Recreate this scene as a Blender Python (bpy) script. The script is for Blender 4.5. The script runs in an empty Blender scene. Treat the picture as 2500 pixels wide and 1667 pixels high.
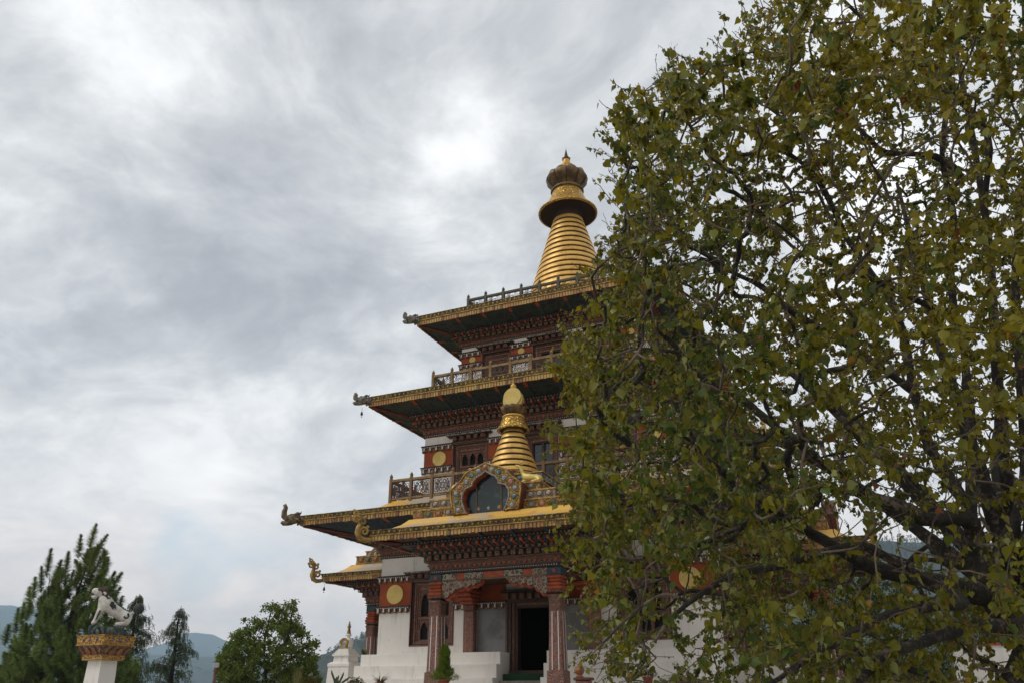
import bpy, math, random
import numpy as np
from mathutils import Vector, Matrix

random.seed(7)
rng = np.random.default_rng(11)
R = math.radians
PI = math.pi
scene = bpy.context.scene
COL = scene.collection

# ------------------------------------------------------------------ camera
PITCH = R(21.1)
cam_d = bpy.data.cameras.new("camera")
cam_d.sensor_width = 36.0
cam_d.lens = 1915.0 * 36.0 / 2500.0
cam_d.shift_y = 128.0 / 2500.0
cam_d.clip_start = 0.05
cam_d.clip_end = 30000.0
cam = bpy.data.objects.new("camera", cam_d)
COL.objects.link(cam)
EYE = 1.6
cam.location = (0, 0, EYE)
cam.rotation_euler = (PI / 2 + PITCH, 0, 0)
scene.camera = cam

# ------------------------------------------------------------------ colour management
scene.view_settings.view_transform = 'Standard'
scene.view_settings.look = 'None'
scene.view_settings.exposure = 0.0
scene.view_settings.gamma = 1.0
scene.view_settings.use_curve_mapping = False

try:
    scene.cycles.volume_bounces = 2
except Exception:
    pass
# ------------------------------------------------------------------ sun
SUN_AZ = R(-105)      # measured from +Y towards +X
SUN_EL = R(48)
sun_d = bpy.data.lights.new("sun", 'SUN')
sun_d.energy = 1.5
sun_d.angle = R(22)
sun_d.color = (1.0, 0.95, 0.88)
sun = bpy.data.objects.new("sun", sun_d)
COL.objects.link(sun)
SUN_DIR = Vector((math.sin(SUN_AZ) * math.cos(SUN_EL), math.cos(SUN_AZ) * math.cos(SUN_EL), math.sin(SUN_EL)))
sun.location = SUN_DIR * 60
sun.rotation_euler = SUN_DIR.to_track_quat('Z', 'Y').to_euler()

# ------------------------------------------------------------------ pixel helpers (photo pixels, 2500 x 1667)
FPX, CYP = 1915.0, 961.0
def ray(px, py):
    a = (px - 1250) / FPX
    b = (CYP - py) / FPX
    return Vector((a, math.cos(PITCH) - b * math.sin(PITCH), math.sin(PITCH) + b * math.cos(PITCH)))
def at(px, py, Y):
    r = ray(px, py)
    k = Y / r.y
    return Vector((r.x * k, Y, r.z * k + EYE))
def project(P):
    P = np.asarray(P)
    x, y, z = P[:, 0], P[:, 1], P[:, 2] - EYE
    zc = y * math.cos(PITCH) + z * math.sin(PITCH)
    yc = -y * math.sin(PITCH) + z * math.cos(PITCH)
    zc = np.maximum(zc, 0.05)
    return 1250 + FPX * x / zc, CYP - FPX * yc / zc

# ------------------------------------------------------------------ node helper
class NT:
    def __init__(self, tree):
        self.t = tree
        self.n = tree.nodes
        self.l = tree.links
    def node(self, typ, **kw):
        nd = self.n.new(typ)
        for k, v in kw.items():
            if k.startswith('_'):
                nd.inputs[k[1:].replace('_', ' ')].default_value = v
            else:
                setattr(nd, k, v)
        return nd
    def link(self, a, b):
        self.l.new(a, b)
    def setin(self, nd, idx, v):
        if hasattr(v, 'links') or hasattr(v, 'is_linked'):
            self.l.new(v, nd.inputs[idx])
        else:
            nd.inputs[idx].default_value = v
    def math(self, op, a, b=None, c=None, clamp=False):
        nd = self.n.new('ShaderNodeMath')
        nd.operation = op
        nd.use_clamp = clamp
        self.setin(nd, 0, a)
        if b is not None: self.setin(nd, 1, b)
        if c is not None: self.setin(nd, 2, c)
        return nd.outputs[0]
    def vmath(self, op, a, b=None, s=None):
        nd = self.n.new('ShaderNodeVectorMath')
        nd.operation = op
        self.setin(nd, 0, a)
        if b is not None: self.setin(nd, 1, b)
        if s is not None: self.setin(nd, 3, s)
        return nd.outputs[1] if op in ('DOT_PRODUCT', 'LENGTH', 'DISTANCE') else nd.outputs[0]
    def mix(self, f, a, b, blend='MIX'):
        nd = self.n.new('ShaderNodeMix')
        nd.data_type = 'RGBA'
        nd.blend_type = blend
        self.setin(nd, 0, f)
        self.setin(nd, 6, a)
        self.setin(nd, 7, b)
        return nd.outputs[2]
    def noise(self, vec, scale, detail=4, rough=0.5, dist=0.0, lac=2.0):
        nd = self.n.new('ShaderNodeTexNoise')
        if vec is not None: self.l.new(vec, nd.inputs['Vector'])
        nd.inputs['Scale'].default_value = scale
        nd.inputs['Detail'].default_value = detail
        nd.inputs['Roughness'].default_value = rough
        nd.inputs['Distortion'].default_value = dist
        return nd.outputs[0]
    def ramp(self, f, lo, hi):
        nd = self.n.new('ShaderNodeMapRange')
        nd.interpolation_type = 'SMOOTHSTEP'
        self.setin(nd, 0, f)
        nd.inputs[1].default_value = lo
        nd.inputs[2].default_value = hi
        return nd.outputs[0]

# ------------------------------------------------------------------ world: overcast sky with clouds
def c4(c): return (c[0], c[1], c[2], 1.0)
def make_world():
    w = bpy.data.worlds.new("World")
    scene.world = w
    w.use_nodes = True
    nt = NT(w.node_tree)
    nt.n.clear()
    out = nt.node('ShaderNodeOutputWorld')
    bg = nt.node('ShaderNodeBackground')
    tc = nt.node('ShaderNodeTexCoord')
    d = tc.outputs['Generated']
    sky = nt.node('ShaderNodeTexSky')
    sky.sky_type = 'NISHITA'
    sky.sun_disc = False
    sky.sun_elevation = SUN_EL
    sky.sun_rotation = SUN_AZ
    sky.air_density = 1.2
    sky.dust_density = 2.0
    skyc = nt.mix(1.0, sky.outputs[0], (0.085, 0.085, 0.085, 1), 'MULTIPLY')
    sep = nt.node('ShaderNodeSeparateXYZ')
    nt.link(d, sep.inputs[0])
    z = nt.math('MAXIMUM', sep.outputs[2], 0.0)
    zz = nt.math('ADD', z, 0.36)
    comb = nt.node('ShaderNodeCombineXYZ')
    nt.setin(comb, 0, nt.math('DIVIDE', sep.outputs[0], zz))
    nt.setin(comb, 1, nt.math('DIVIDE', sep.outputs[1], zz))
    comb.inputs[2].default_value = 3.7
    p = comb.outputs[0]
    # warp
    wn = nt.node('ShaderNodeTexNoise')
    nt.link(p, wn.inputs['Vector'])
    wn.inputs['Scale'].default_value = 1.6
    wn.inputs['Detail'].default_value = 5
    warp = nt.vmath('SCALE', nt.vmath('SUBTRACT', wn.outputs['Color'], (0.5, 0.5, 0.5)), s=0.42)
    pw = nt.vmath('ADD', p, warp)
    big = nt.noise(pw, 1.1, 3, 0.5)
    med = nt.noise(pw, 3.0, 7, 0.58)
    fine = nt.noise(pw, 8.0, 8, 0.62)
    st = nt.vmath('MULTIPLY', pw, (1.6, 3.2, 1.0))
    strk = nt.noise(st, 1.6, 8, 0.62)
    v = nt.math('ADD', nt.math('MULTIPLY', big, 0.42), nt.math('MULTIPLY', med, 0.55))
    v = nt.math('ADD', v, nt.math('MULTIPLY', fine, 0.50))
    v = nt.math('ADD', v, nt.math('MULTIPLY', strk, 0.10))
    v = nt.math('SUBTRACT', v, 0.775)           # about -0.2 .. 0.2
    v = nt.math('MULTIPLY', v, 1.7)
    # warped direction for the placed bright and dark masses
    dw = nt.node('ShaderNodeTexNoise')
    nt.link(d, dw.inputs['Vector'])
    dw.inputs['Scale'].default_value = 5.0
    dw.inputs['Detail'].default_value = 8
    dd = nt.vmath('NORMALIZE', nt.vmath('ADD', d, nt.vmath('SCALE', nt.vmath('SUBTRACT', dw.outputs['Color'], (0.5, 0.5, 0.5)), s=0.24)))
    def blob(px, py, rad_px, amp):
        c = ray(px, py).normalized()
        a = rad_px / 2100.0
        dt = nt.vmath('DOT_PRODUCT', dd, tuple(c))
        e = nt.math('EXPONENT', nt.math('MULTIPLY', nt.math('SUBTRACT', dt, 1.0), 1.0 / (a * a * 0.5)))
        return nt.math('MULTIPLY', e, amp)
    blobs = [(300, 40, 230, 0.36), (1120, 400, 115, 0.36), (1040, 360, 240, 0.12), (60, 330, 160, 0.12),
             (900, 860, 170, 0.10), (420, 980, 330, 0.17), (350, 1240, 300, 0.10), (600, 520, 420, -0.17), (250, 620, 330, -0.10),
             (900, 130, 240, -0.06), (620, 780, 200, -0.08), (330, 800, 220, -0.05), (1500, 120, 350, 0.02),
             (860, 1020, 140, 0.12), (120, 880, 200, 0.06), (2100, 300, 500, 0.20), (2000, 900, 500, 0.20), (2300,700,300,0.15),
             (830, 1430, 55, 0.30), (880, 1480, 60, 0.22), (590, 1430, 60, 0.22), (500, 1250, 90, .12), (300, 1400, 200, 0.04)]
    for b in blobs:
        v = nt.math('ADD', v, blob(*b))
    # horizon veil
    hz = nt.ramp(sep.outputs[2], 0.40, 0.05)
    v = nt.math('MULTIPLY', v, nt.math('SUBTRACT', 1.0, nt.math('MULTIPLY', hz, 0.30)))
    t = nt.math('ADD', v, 0.385, clamp=True)
    cr = nt.node('ShaderNodeValToRGB')
    nt.link(t, cr.inputs[0])
    el = cr.color_ramp.elements
    el[0].position = 0.0
    el[0].color = (0.325, 0.333, 0.365, 1)
    el[1].position = 1.0
    el[1].color = (1.05, 1.05, 1.05, 1)
    for pos, c in ((0.22, (0.405, 0.413, 0.445)), (0.40, (0.515, 0.525, 0.55)), (0.58, (0.67, 0.68, 0.69)), (0.78, (0.88, 0.88, 0.885))):
        e = el.new(pos)
        e.color = c4(c)
    cloud = cr.outputs[0]
    warm = nt.math('MULTIPLY', hz, 0.75)
    cloud = nt.mix(warm, cloud, nt.mix(t, (0.62, 0.62, 0.64, 1), (1.20, 1.08, 1.02, 1)))
    # blue gaps near the horizon on the left
    gaps = blob(430, 1290, 55, 0.8)
    for b in ((690, 1400, 100, 0.6), (500, 1360, 60, 0.3), (640, 1480, 110, 0.35), (880, 1370, 60, 0.7), (800, 1560, 60, .6), (540, 1380, 90, .45)):
        gaps = nt.math('ADD', gaps, blob(*b))
    gn = nt.noise(pw, 2.6, 6, 0.6)
    g = nt.math('MULTIPLY', gaps, nt.ramp(gn, 0.36, 0.56))
    g = nt.math('MULTIPLY', g, 0.7, clamp=True)
    blue = nt.mix(0.85, skyc, (0.50, 0.64, 0.76, 1))
    col = nt.mix(g, cloud, blue)
    # below the horizon: dull ground light
    boost = nt.math('ADD', 1.0, nt.math('MULTIPLY', nt.ramp(sep.outputs[2], 0.30, 0.02), 0.30))
    col = nt.vmath('MULTIPLY', nt.vmath('SCALE', col, s=boost), nt.mix(nt.ramp(sep.outputs[2], 0.25, 0.0), (1, 1, 1, 1), (1.34, 1.12, 0.96, 1)))
    lo = nt.ramp(sep.outputs[2], -0.02, -0.08)
    col = nt.mix(lo, col, (0.10, 0.10, 0.085, 1))
    nt.link(col, bg.inputs[0])
    bg.inputs[1].default_value = 1.22
    nt.link(bg.outputs[0], out.inputs[0])
make_world()

# ------------------------------------------------------------------ materials
MATS = {}
def mat(name, base, rough=0.7, metal=0.0, fn=None, bump=None, spec=None):
    m = bpy.data.materials.new(name)
    m.use_nodes = True
    nt = NT(m.node_tree)
    b = m.node_tree.nodes['Principled BSDF']
    b.inputs['Base Color'].default_value = c4(base)
    b.inputs['Roughness'].default_value = rough
    b.inputs['Metallic'].default_value = metal
    if spec is not None: b.inputs['Specular IOR Level'].default_value = spec
    tc = nt.node('ShaderNodeTexCoord')
    co = tc.outputs['Object']
    if fn:
        fn(nt, b, co)
    MATS[name] = m
    return m
def do_bump(nt, b, h, strength=0.4, dist=0.02):
    bp = nt.node('ShaderNodeBump')
    bp.inputs['Strength'].default_value = strength
    bp.inputs['Distance'].default_value = dist
    nt.link(h, bp.inputs['Height'])
    nt.link(bp.outputs[0], b.inputs['Normal'])
def two(c1, c2, scale, lo=0.4, hi=0.6, detail=6, bump=0.0, bscale=None, c3=None, s3=0.5):
    def fn(nt, b, co):
        n = nt.noise(co, scale, detail, 0.6)
        c = nt.mix(nt.ramp(n, lo, hi), c4(c1), c4(c2))
        if c3 is not None:
            n3 = nt.noise(co, s3, 5, 0.65)
            c = nt.mix(nt.ramp(n3, 0.5, 0.72), c, c4(c3))
        nt.link(c, b.inputs['Base Color'])
        if bump:
            do_bump(nt, b, nt.noise(co, bscale or scale * 4, 5, 0.6), bump)
    return fn
def carved(dark, light, scale, lo=0.05, hi=0.16, third=None, vari=0.6):
    """ornamental carving: thin light lines on a dark ground, with bump"""
    def fn(nt, b, co):
        vo = nt.node('ShaderNodeTexVoronoi')
        vo.feature = 'DISTANCE_TO_EDGE'
        vo.inputs['Scale'].default_value = scale
        wv = nt.vmath('ADD', co, nt.vmath('SCALE', nt.node('ShaderNodeTexNoise', **{'_Scale': scale * 0.6}).outputs[1], s=0.0))
        nt.link(wv, vo.inputs['Vector'])
        f = nt.ramp(vo.outputs['Distance'], hi, lo)
        v2 = nt.node('ShaderNodeTexVoronoi')
        v2.inputs['Scale'].default_value = scale
        nt.link(wv, v2.inputs['Vector'])
        g = nt.ramp(v2.outputs['Distance'], 0.22, 0.12)
        f = nt.math('MAXIMUM', f, g)
        n = nt.noise(co, scale * 0.23, 3, 0.5)
        f = nt.math('MULTIPLY', f, nt.math('ADD', 1 - vari, nt.math('MULTIPLY', n, vari * 1.6)), clamp=True)
        dk = c4(dark)
        if third is not None:
            dk = nt.mix(nt.ramp(nt.noise(co, scale * 0.35, 2, 0.5), 0.47, 0.53), c4(dark), c4(third))
        nt.link(nt.mix(f, dk, c4(light)), b.inputs['Base Color'])
        do_bump(nt, b, f, 0.5, 0.015)
    return fn

def plaster_fn(nt, b, co):
    n = nt.noise(co, 0.9, 6, 0.6)
    c = nt.mix(nt.ramp(n, 0.42, 0.68), (0.75, 0.725, 0.675, 1), (0.68, 0.66, 0.61, 1))
    dr = nt.vmath('MULTIPLY', co, (5.5, 5.5, 0.55))
    n2 = nt.noise(dr, 1.0, 6, 0.68)
    c = nt.mix(nt.math('MULTIPLY', nt.ramp(n2, 0.52, 0.74), 0.55), c, (0.40, 0.385, 0.34, 1))
    n3 = nt.noise(co, 3.5, 7, 0.7)
    c = nt.mix(nt.math('MULTIPLY', nt.ramp(n3, 0.58, 0.72), 0.5), c, (0.50, 0.48, 0.44, 1))
    nt.link(c, b.inputs['Base Color'])
    do_bump(nt, b, nt.noise(co, 12, 6, 0.65), 0.22, 0.02)
mat('plaster', (0.66, 0.64, 0.60), 0.85, fn=plaster_fn)
mat('plaster_upper', (0.50, 0.51, 0.49), 0.85, fn=two((0.52, 0.53, 0.50), (0.43, 0.44, 0.42), 1.6, 0.4, 0.6, bump=0.12, bscale=14))
mat('red_wall', (0.2, 0.05, 0.014), 0.8, fn=two((0.33, 0.068, 0.017), (0.25, 0.05, 0.013), 1.5, 0.4, 0.6, bump=0.1, bscale=20))
mat('orange', (0.36, 0.075, 0.02), 0.65, fn=two((0.38, 0.08, 0.022), (0.27, 0.055, 0.018), 5))
mat('maroon', (0.11, 0.022, 0.012), 0.6, fn=two((0.12, 0.024, 0.012), (0.075, 0.016, 0.01), 6))
mat('yellow_disc', (0.56, 0.42, 0.12), 0.45, 0.25, fn=two((0.60, 0.45, 0.13), (0.52, 0.38, 0.10), 3, bump=0.15, bscale=30))
mat('dots', (0.70, 0.69, 0.66), 0.6)
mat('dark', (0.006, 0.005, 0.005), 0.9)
mat('wood_dark', (0.05, 0.028, 0.018), 0.6, fn=two((0.055, 0.03, 0.02), (0.03, 0.018, 0.012), 7))
mat('carved_brown', (0.1, 0.05, 0.03), 0.6, fn=carved((0.075, 0.028, 0.018), (0.30, 0.17, 0.12), 13, third=(0.12, 0.03, 0.015)))
mat('carved_fine', (0.1, 0.05, 0.03), 0.6, fn=carved((0.055, 0.024, 0.017), (0.22, 0.12, 0.08), 20, third=(0.10, 0.026, 0.014)))
mat('carved_pillar', (0.1, 0.05, 0.03), 0.6, fn=carved((0.10, 0.035, 0.022), (0.34, 0.22, 0.17), 17, 0.03, 0.10, third=(0.17, 0.05, 0.028), vari=0.7))
mat('carved_cloud', (0.1, 0.1, 0.08), 0.6, fn=carved((0.045, 0.06, 0.05), (0.33, 0.30, 0.22), 7, third=(0.14, 0.07, 0.05)))
mat('dentil', (0.10, 0.055, 0.03), 0.6, fn=carved((0.10, 0.045, 0.025), (0.22, 0.15, 0.09), 9))
mat('ochre_block', (0.18, 0.10, 0.04), 0.6, fn=two((0.2, 0.11, 0.045), (0.12, 0.05, 0.03), 9))
mat('soffit', (0.02, 0.045, 0.045), 0.7, fn=carved((0.016, 0.030, 0.034), (0.034, 0.048, 0.042), 2.6, third=(0.012, 0.02, 0.04)))
mat('soffit_red', (0.08, 0.02, 0.01), 0.7, fn=carved((0.085, 0.018, 0.009), (0.13, 0.085, 0.04), 5, 0.03, 0.09, third=(0.06, 0.016, 0.01)))
mat('blue_corbel', (0.03, 0.06, 0.085), 0.65, fn=two((0.03, 0.06, 0.085), (0.02, 0.04, 0.05), 8))
mat('teal', (0.07, 0.17, 0.17), 0.6, fn=two((0.08, 0.18, 0.18), (0.05, 0.11, 0.12), 8))
mat('pink', (0.42, 0.20, 0.15), 0.6, fn=two((0.42, 0.20, 0.15), (0.30, 0.14, 0.10), 8))
mat('greyblue', (0.24, 0.28, 0.32), 0.6, fn=two((0.26, 0.30, 0.34), (0.17, 0.20, 0.23), 8))
mat('greystone', (0.30, 0.27, 0.25), 0.7, fn=two((0.33, 0.30, 0.28), (0.22, 0.19, 0.18), 8, bump=0.3))
def gold_pat(nt, b, co):
    vo = nt.node('ShaderNodeTexVoronoi')
    vo.feature = 'DISTANCE_TO_EDGE'
    vo.inputs['Scale'].default_value = 11
    nt.link(co, vo.inputs['Vector'])
    f = nt.ramp(vo.outputs['Distance'], 0.04, 0.2)
    n = nt.noise(co, 1.3, 5, 0.6)
    base = nt.mix(nt.ramp(n, 0.42, 0.62), (0.52, 0.33, 0.07, 1), (0.36, 0.23, 0.06, 1))
    nt.link(nt.mix(f, (0.13, 0.065, 0.02, 1), base), b.inputs['Base Color'])
    do_bump(nt, b, f, 0.5, 0.02)
mat('gold_carved', (0.5, 0.3, 0.06), 0.5, 0.2, fn=gold_pat)
def fascia_upper(nt, b, co):
    vo = nt.node('ShaderNodeTexVoronoi')
    vo.feature = 'DISTANCE_TO_EDGE'
    vo.inputs['Scale'].default_value = 14
    nt.link(co, vo.inputs['Vector'])
    f = nt.ramp(vo.outputs['Distance'], 0.03, 0.2)
    n = nt.noise(co, 2.5, 6, 0.65)
    base = nt.mix(nt.ramp(n, 0.42, 0.6), (0.34, 0.24, 0.055, 1), (0.12, 0.10, 0.03, 1))
    nt.link(nt.mix(f, (0.05, 0.03, 0.012, 1), base), b.inputs['Base Color'])
    do_bump(nt, b, f, 0.6, 0.02)
mat('fascia_upper', (0.25, 0.17, 0.05), 0.6, 0.1, fn=fascia_upper)
def fascia_lower(nt, b, co):
    n = nt.noise(co, 0.9, 5, 0.65)
    base = nt.mix(nt.ramp(n, 0.40, 0.6), (0.42, 0.28, 0.085, 1), (0.29, 0.15, 0.05, 1))
    n2 = nt.noise(co, 6, 4, 0.6)
    nt.link(nt.mix(nt.ramp(n2, 0.55, 0.75), base, (0.20, 0.12, 0.05, 1)), b.inputs['Base Color'])
mat('fascia_lower', (0.5, 0.34, 0.1), 0.5, 0.25, fn=fascia_lower)
def roof_gold(nt, b, co):
    n = nt.noise(co, 0.55, 6, 0.62)
    c = nt.mix(nt.ramp(n, 0.47, 0.55), (0.66, 0.39, 0.07, 1), (0.42, 0.36, 0.28, 1))
    n2 = nt.noise(co, 3.0, 5, 0.65)
    c = nt.mix(nt.ramp(n2, 0.55, 0.72), c, (0.50, 0.22, 0.05, 1))
    nt.link(c, b.inputs['Base Color'])
    do_bump(nt, b, nt.noise(co, 5, 4, 0.6), 0.2)
mat('roof_gold', (0.6, 0.38, 0.07), 0.5, 0.2, fn=roof_gold)
def gold_metal(nt, b, co):
    n = nt.noise(co, 2.2, 6, 0.62)
    c = nt.mix(nt.ramp(n, 0.42, 0.68), (0.74, 0.46, 0.11, 1), (0.52, 0.30, 0.075, 1))
    n2 = nt.noise(co, 9, 5, 0.7)
    c = nt.mix(nt.ramp(n2, 0.60, 0.76), c, (0.34, 0.19, 0.07, 1))
    n4 = nt.noise(nt.vmath('MULTIPLY', co, (7.0, 7.0, 0.5)), 1.0, 6, 0.7)
    c = nt.mix(nt.math('MULTIPLY', nt.ramp(n4, 0.50, 0.72), 0.55), c, (0.40, 0.21, 0.06, 1))
    nt.link(c, b.inputs['Base Color'])
    nt.link(nt.math('ADD', nt.math('MULTIPLY', n, 0.3), 0.30), b.inputs['Roughness'])
    do_bump(nt, b, nt.noise(co, 7, 4, 0.6), 0.10)
mat('gold_metal', (0.8, 0.5, 0.12), 0.35, 0.3, fn=gold_metal)
def gold_hammered(nt, b, co):
    vo = nt.node('ShaderNodeTexVoronoi')
    vo.feature = 'DISTANCE_TO_EDGE'
    vo.inputs['Scale'].default_value = 8
    nt.link(co, vo.inputs['Vector'])
    f = nt.ramp(vo.outputs['Distance'], 0.02, 0.2)
    nt.link(nt.mix(f, (0.32, 0.17, 0.04, 1), (0.72, 0.46, 0.10, 1)), b.inputs['Base Color'])
    do_bump(nt, b, f, 0.8, 0.03)
mat('gold_hammered', (0.7, 0.45, 0.1), 0.35, 0.75, fn=gold_hammered)
mat('gold_old', (0.25, 0.15, 0.05), 0.5, 0.4, fn=two((0.20, 0.13, 0.045), (0.085, 0.05, 0.026), 3, bump=0.4, bscale=9))
mat('gold_dull', (0.45, 0.29, 0.08), 0.5, 0.4, fn=two((0.42, 0.27, 0.07), (0.24, 0.14, 0.045), 5, bump=0.3, bscale=16))
mat('band_gap', (0.03, 0.010, 0.006), 0.7)
mat('rail_wood', (0.14, 0.10, 0.05), 0.7, fn=two((0.25, 0.165, 0.062), (0.15, 0.09, 0.036), 4, bump=0.2))
mat('rail_red', (0.12, 0.05, 0.03), 0.7, fn=two((0.20, 0.085, 0.04), (0.16, 0.11, 0.045), 4))
mat('rail_green', (0.055, 0.07, 0.05), 0.7, fn=two((0.06, 0.075, 0.05), (0.07, 0.055, 0.04), 4))
mat('lattice', (0.07, 0.045, 0.035), 0.7)
mat('dragon', (0.22, 0.20, 0.16), 0.8, fn=two((0.22, 0.20, 0.16), (0.03, 0.028, 0.024), 8, 0.44, 0.66, bump=0.6, bscale=16))
mat('brass_dragon', (0.22, 0.16, 0.08), 0.7, fn=two((0.20, 0.145, 0.07), (0.08, 0.055, 0.035), 7, 0.42, 0.6, bump=0.4, bscale=14))
def glass_fn(nt, b, co):
    n = nt.noise(co, 3.0, 5, 0.7)
    nt.link(nt.mix(nt.ramp(n, 0.52, 0.74), (0.008, 0.022, 0.022, 1), (0.07, 0.11, 0.10, 1)), b.inputs['Base Color'])
mat('niche_glass', (0.02, 0.05, 0.05), 0.15, fn=glass_fn)
mat('window_glass', (0.05, 0.06, 0.075), 0.08)
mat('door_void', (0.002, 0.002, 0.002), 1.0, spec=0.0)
mat('green_carpet', (0.01, 0.05, 0.015), 0.95, fn=two((0.012, 0.055, 0.016), (0.008, 0.035, 0.012), 30, bump=0.4, bscale=120))
mat('stone_step', (0.25, 0.23, 0.19), 0.85, fn=two((0.27, 0.25, 0.21), (0.18, 0.165, 0.14), 6, bump=0.2))
mat('inner_wall_shade', (0.2, 0.2, 0.2), 0.6, fn=two((0.20, 0.21, 0.21), (0.12, 0.13, 0.135), 1.4, 0.4, 0.62))
mat('iron', (0.03, 0.028, 0.025), 0.5, 0.6)
def bark_fn(nt, b, co):
    n = nt.noise(co, 2.6, 7, 0.7)
    c = nt.mix(nt.ramp(n, 0.46, 0.60), (0.03, 0.023, 0.016, 1), (0.19, 0.145, 0.105, 1))
    n2 = nt.noise(co, 9, 7, 0.75)
    c = nt.mix(nt.ramp(n2, 0.44, 0.60), (0.014, 0.011, 0.008, 1), c)
    n3 = nt.noise(co, 1.7, 4, 0.6)
    c = nt.mix(nt.math('MULTIPLY', nt.ramp(n3, 0.52, 0.70), 0.6), c, (0.028, 0.034, 0.010, 1))
    nt.link(c, b.inputs['Base Color'])
    do_bump(nt, b, nt.math('ADD', nt.noise(co, 18, 6, 0.7), n2), 0.9, 0.03)
mat('bark', (0.07, 0.05, 0.035), 0.9, fn=bark_fn)
mat('twig', (0.055, 0.035, 0.02), 0.85, fn=two((0.15, 0.115, 0.08), (0.04, 0.028, 0.018), 2.2))
mat('fig', (0.07, 0.05, 0.015), 0.7)
mat('terracotta', (0.28, 0.07, 0.035), 0.8, fn=two((0.3, 0.08, 0.04), (0.2, 0.05, 0.03), 12))
mat('soil', (0.04, 0.03, 0.02), 0.95)
mat('lion_white', (0.48, 0.46, 0.42), 0.8, fn=two((0.66, 0.64, 0.59), (0.46, 0.44, 0.39), 5, 0.42, 0.64, bump=0.3, bscale=24))
mat('lion_dark', (0.035, 0.045, 0.04), 0.8, fn=two((0.03, 0.04, 0.035), (0.12, 0.12, 0.10), 16, 0.5, 0.7, bump=0.5, bscale=30))
mat('lion_brown', (0.06, 0.04, 0.03), 0.8, fn=two((0.06, 0.042, 0.03), (0.14, 0.09, 0.06), 20, 0.5, 0.7, bump=0.5, bscale=30))
mat('mouth_red', (0.18, 0.05, 0.03), 0.7)
mat('rock_green', (0.05, 0.08, 0.075), 0.8, fn=two((0.035, 0.06, 0.06), (0.22, 0.26, 0.24), 9, 0.52, 0.72, bump=0.6, bscale=18))
mat('capital_gold', (0.4, 0.2, 0.05), 0.6, fn=carved((0.12, 0.045, 0.015), (0.55, 0.32, 0.07), 16, 0.06, 0.22, vari=0.3))
mat('petal_orange', (0.32, 0.13, 0.06), 0.7, fn=two((0.36, 0.15, 0.06), (0.22, 0.08, 0.04), 8, bump=0.3))
mat('petal_green', (0.09, 0.11, 0.09), 0.7, fn=two((0.11, 0.13, 0.11), (0.05, 0.06, 0.05), 12, bump=0.3))
mat('jewel_blue', (0.10, 0.12, 0.30), 0.4)
mat('pale_blue', (0.30, 0.38, 0.38), 0.5)
mat('lamp_box', (0.5, 0.48, 0.45), 0.4, 0.2)
mat('post_rust', (0.16, 0.07, 0.05), 0.8, fn=two((0.17, 0.08, 0.055), (0.11, 0.05, 0.04), 8))

def grass_fn(nt, b, co):
    n = nt.noise(co, 0.6, 6, 0.6)
    c = nt.mix(nt.ramp(n, 0.4, 0.6), (0.05, 0.07, 0.02, 1), (0.09, 0.085, 0.04, 1))
    nt.link(c, b.inputs['Base Color'])
    do_bump(nt, b, nt.noise(co, 30, 4, 0.7), 0.5)
mat('grass', (0.06, 0.08, 0.03), 0.95, fn=grass_fn)
def hill_fn(nt, b, co):
    vo = nt.node('ShaderNodeTexVoronoi')
    vo.inputs['Scale'].default_value = 0.045
    nt.link(co, vo.inputs['Vector'])
    n = nt.noise(co, 0.004, 6, 0.65)
    c = nt.mix(nt.ramp(n, 0.42, 0.62), (0.018, 0.032, 0.016, 1), (0.035, 0.048, 0.02, 1))
    c = nt.mix(nt.ramp(vo.outputs['Distance'], 0.1, 0.7), c, (0.012, 0.022, 0.012, 1))
    nt.link(c, b.inputs['Base Color'])
mat('hill_forest', (0.03, 0.045, 0.02), 0.95, fn=hill_fn)

def leaf_mat(name, rough=0.45, transl=0.35):
    m = bpy.data.materials.new(name)
    m.use_nodes = True
    nt = NT(m.node_tree)
    b = m.node_tree.nodes['Principled BSDF']
    out = m.node_tree.nodes['Material Output']
    at_ = nt.node('ShaderNodeAttribute')
    at_.attribute_name = 'leafcol'
    nt.link(at_.outputs['Color'], b.inputs['Base Color'])
    b.inputs['Roughness'].default_value = rough
    b.inputs['Specular IOR Level'].default_value = 0.32
    tr = nt.node('ShaderNodeBsdfTranslucent')
    hs = nt.mix(1.0, at_.outputs['Color'], (1.5, 1.35, 0.45, 1), 'MULTIPLY')
    nt.link(hs, tr.inputs[0])
    mx = nt.node('ShaderNodeMixShader')
    mx.inputs[0].default_value = transl
    nt.link(b.outputs[0], mx.inputs[1])
    nt.link(tr.outputs[0], mx.inputs[2])
    nt.link(mx.outputs[0], out.inputs[0])
    MATS[name] = m
leaf_mat('leaf', 0.5, 0.42)
leaf_mat('needle', 0.6, 0.12)

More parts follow.
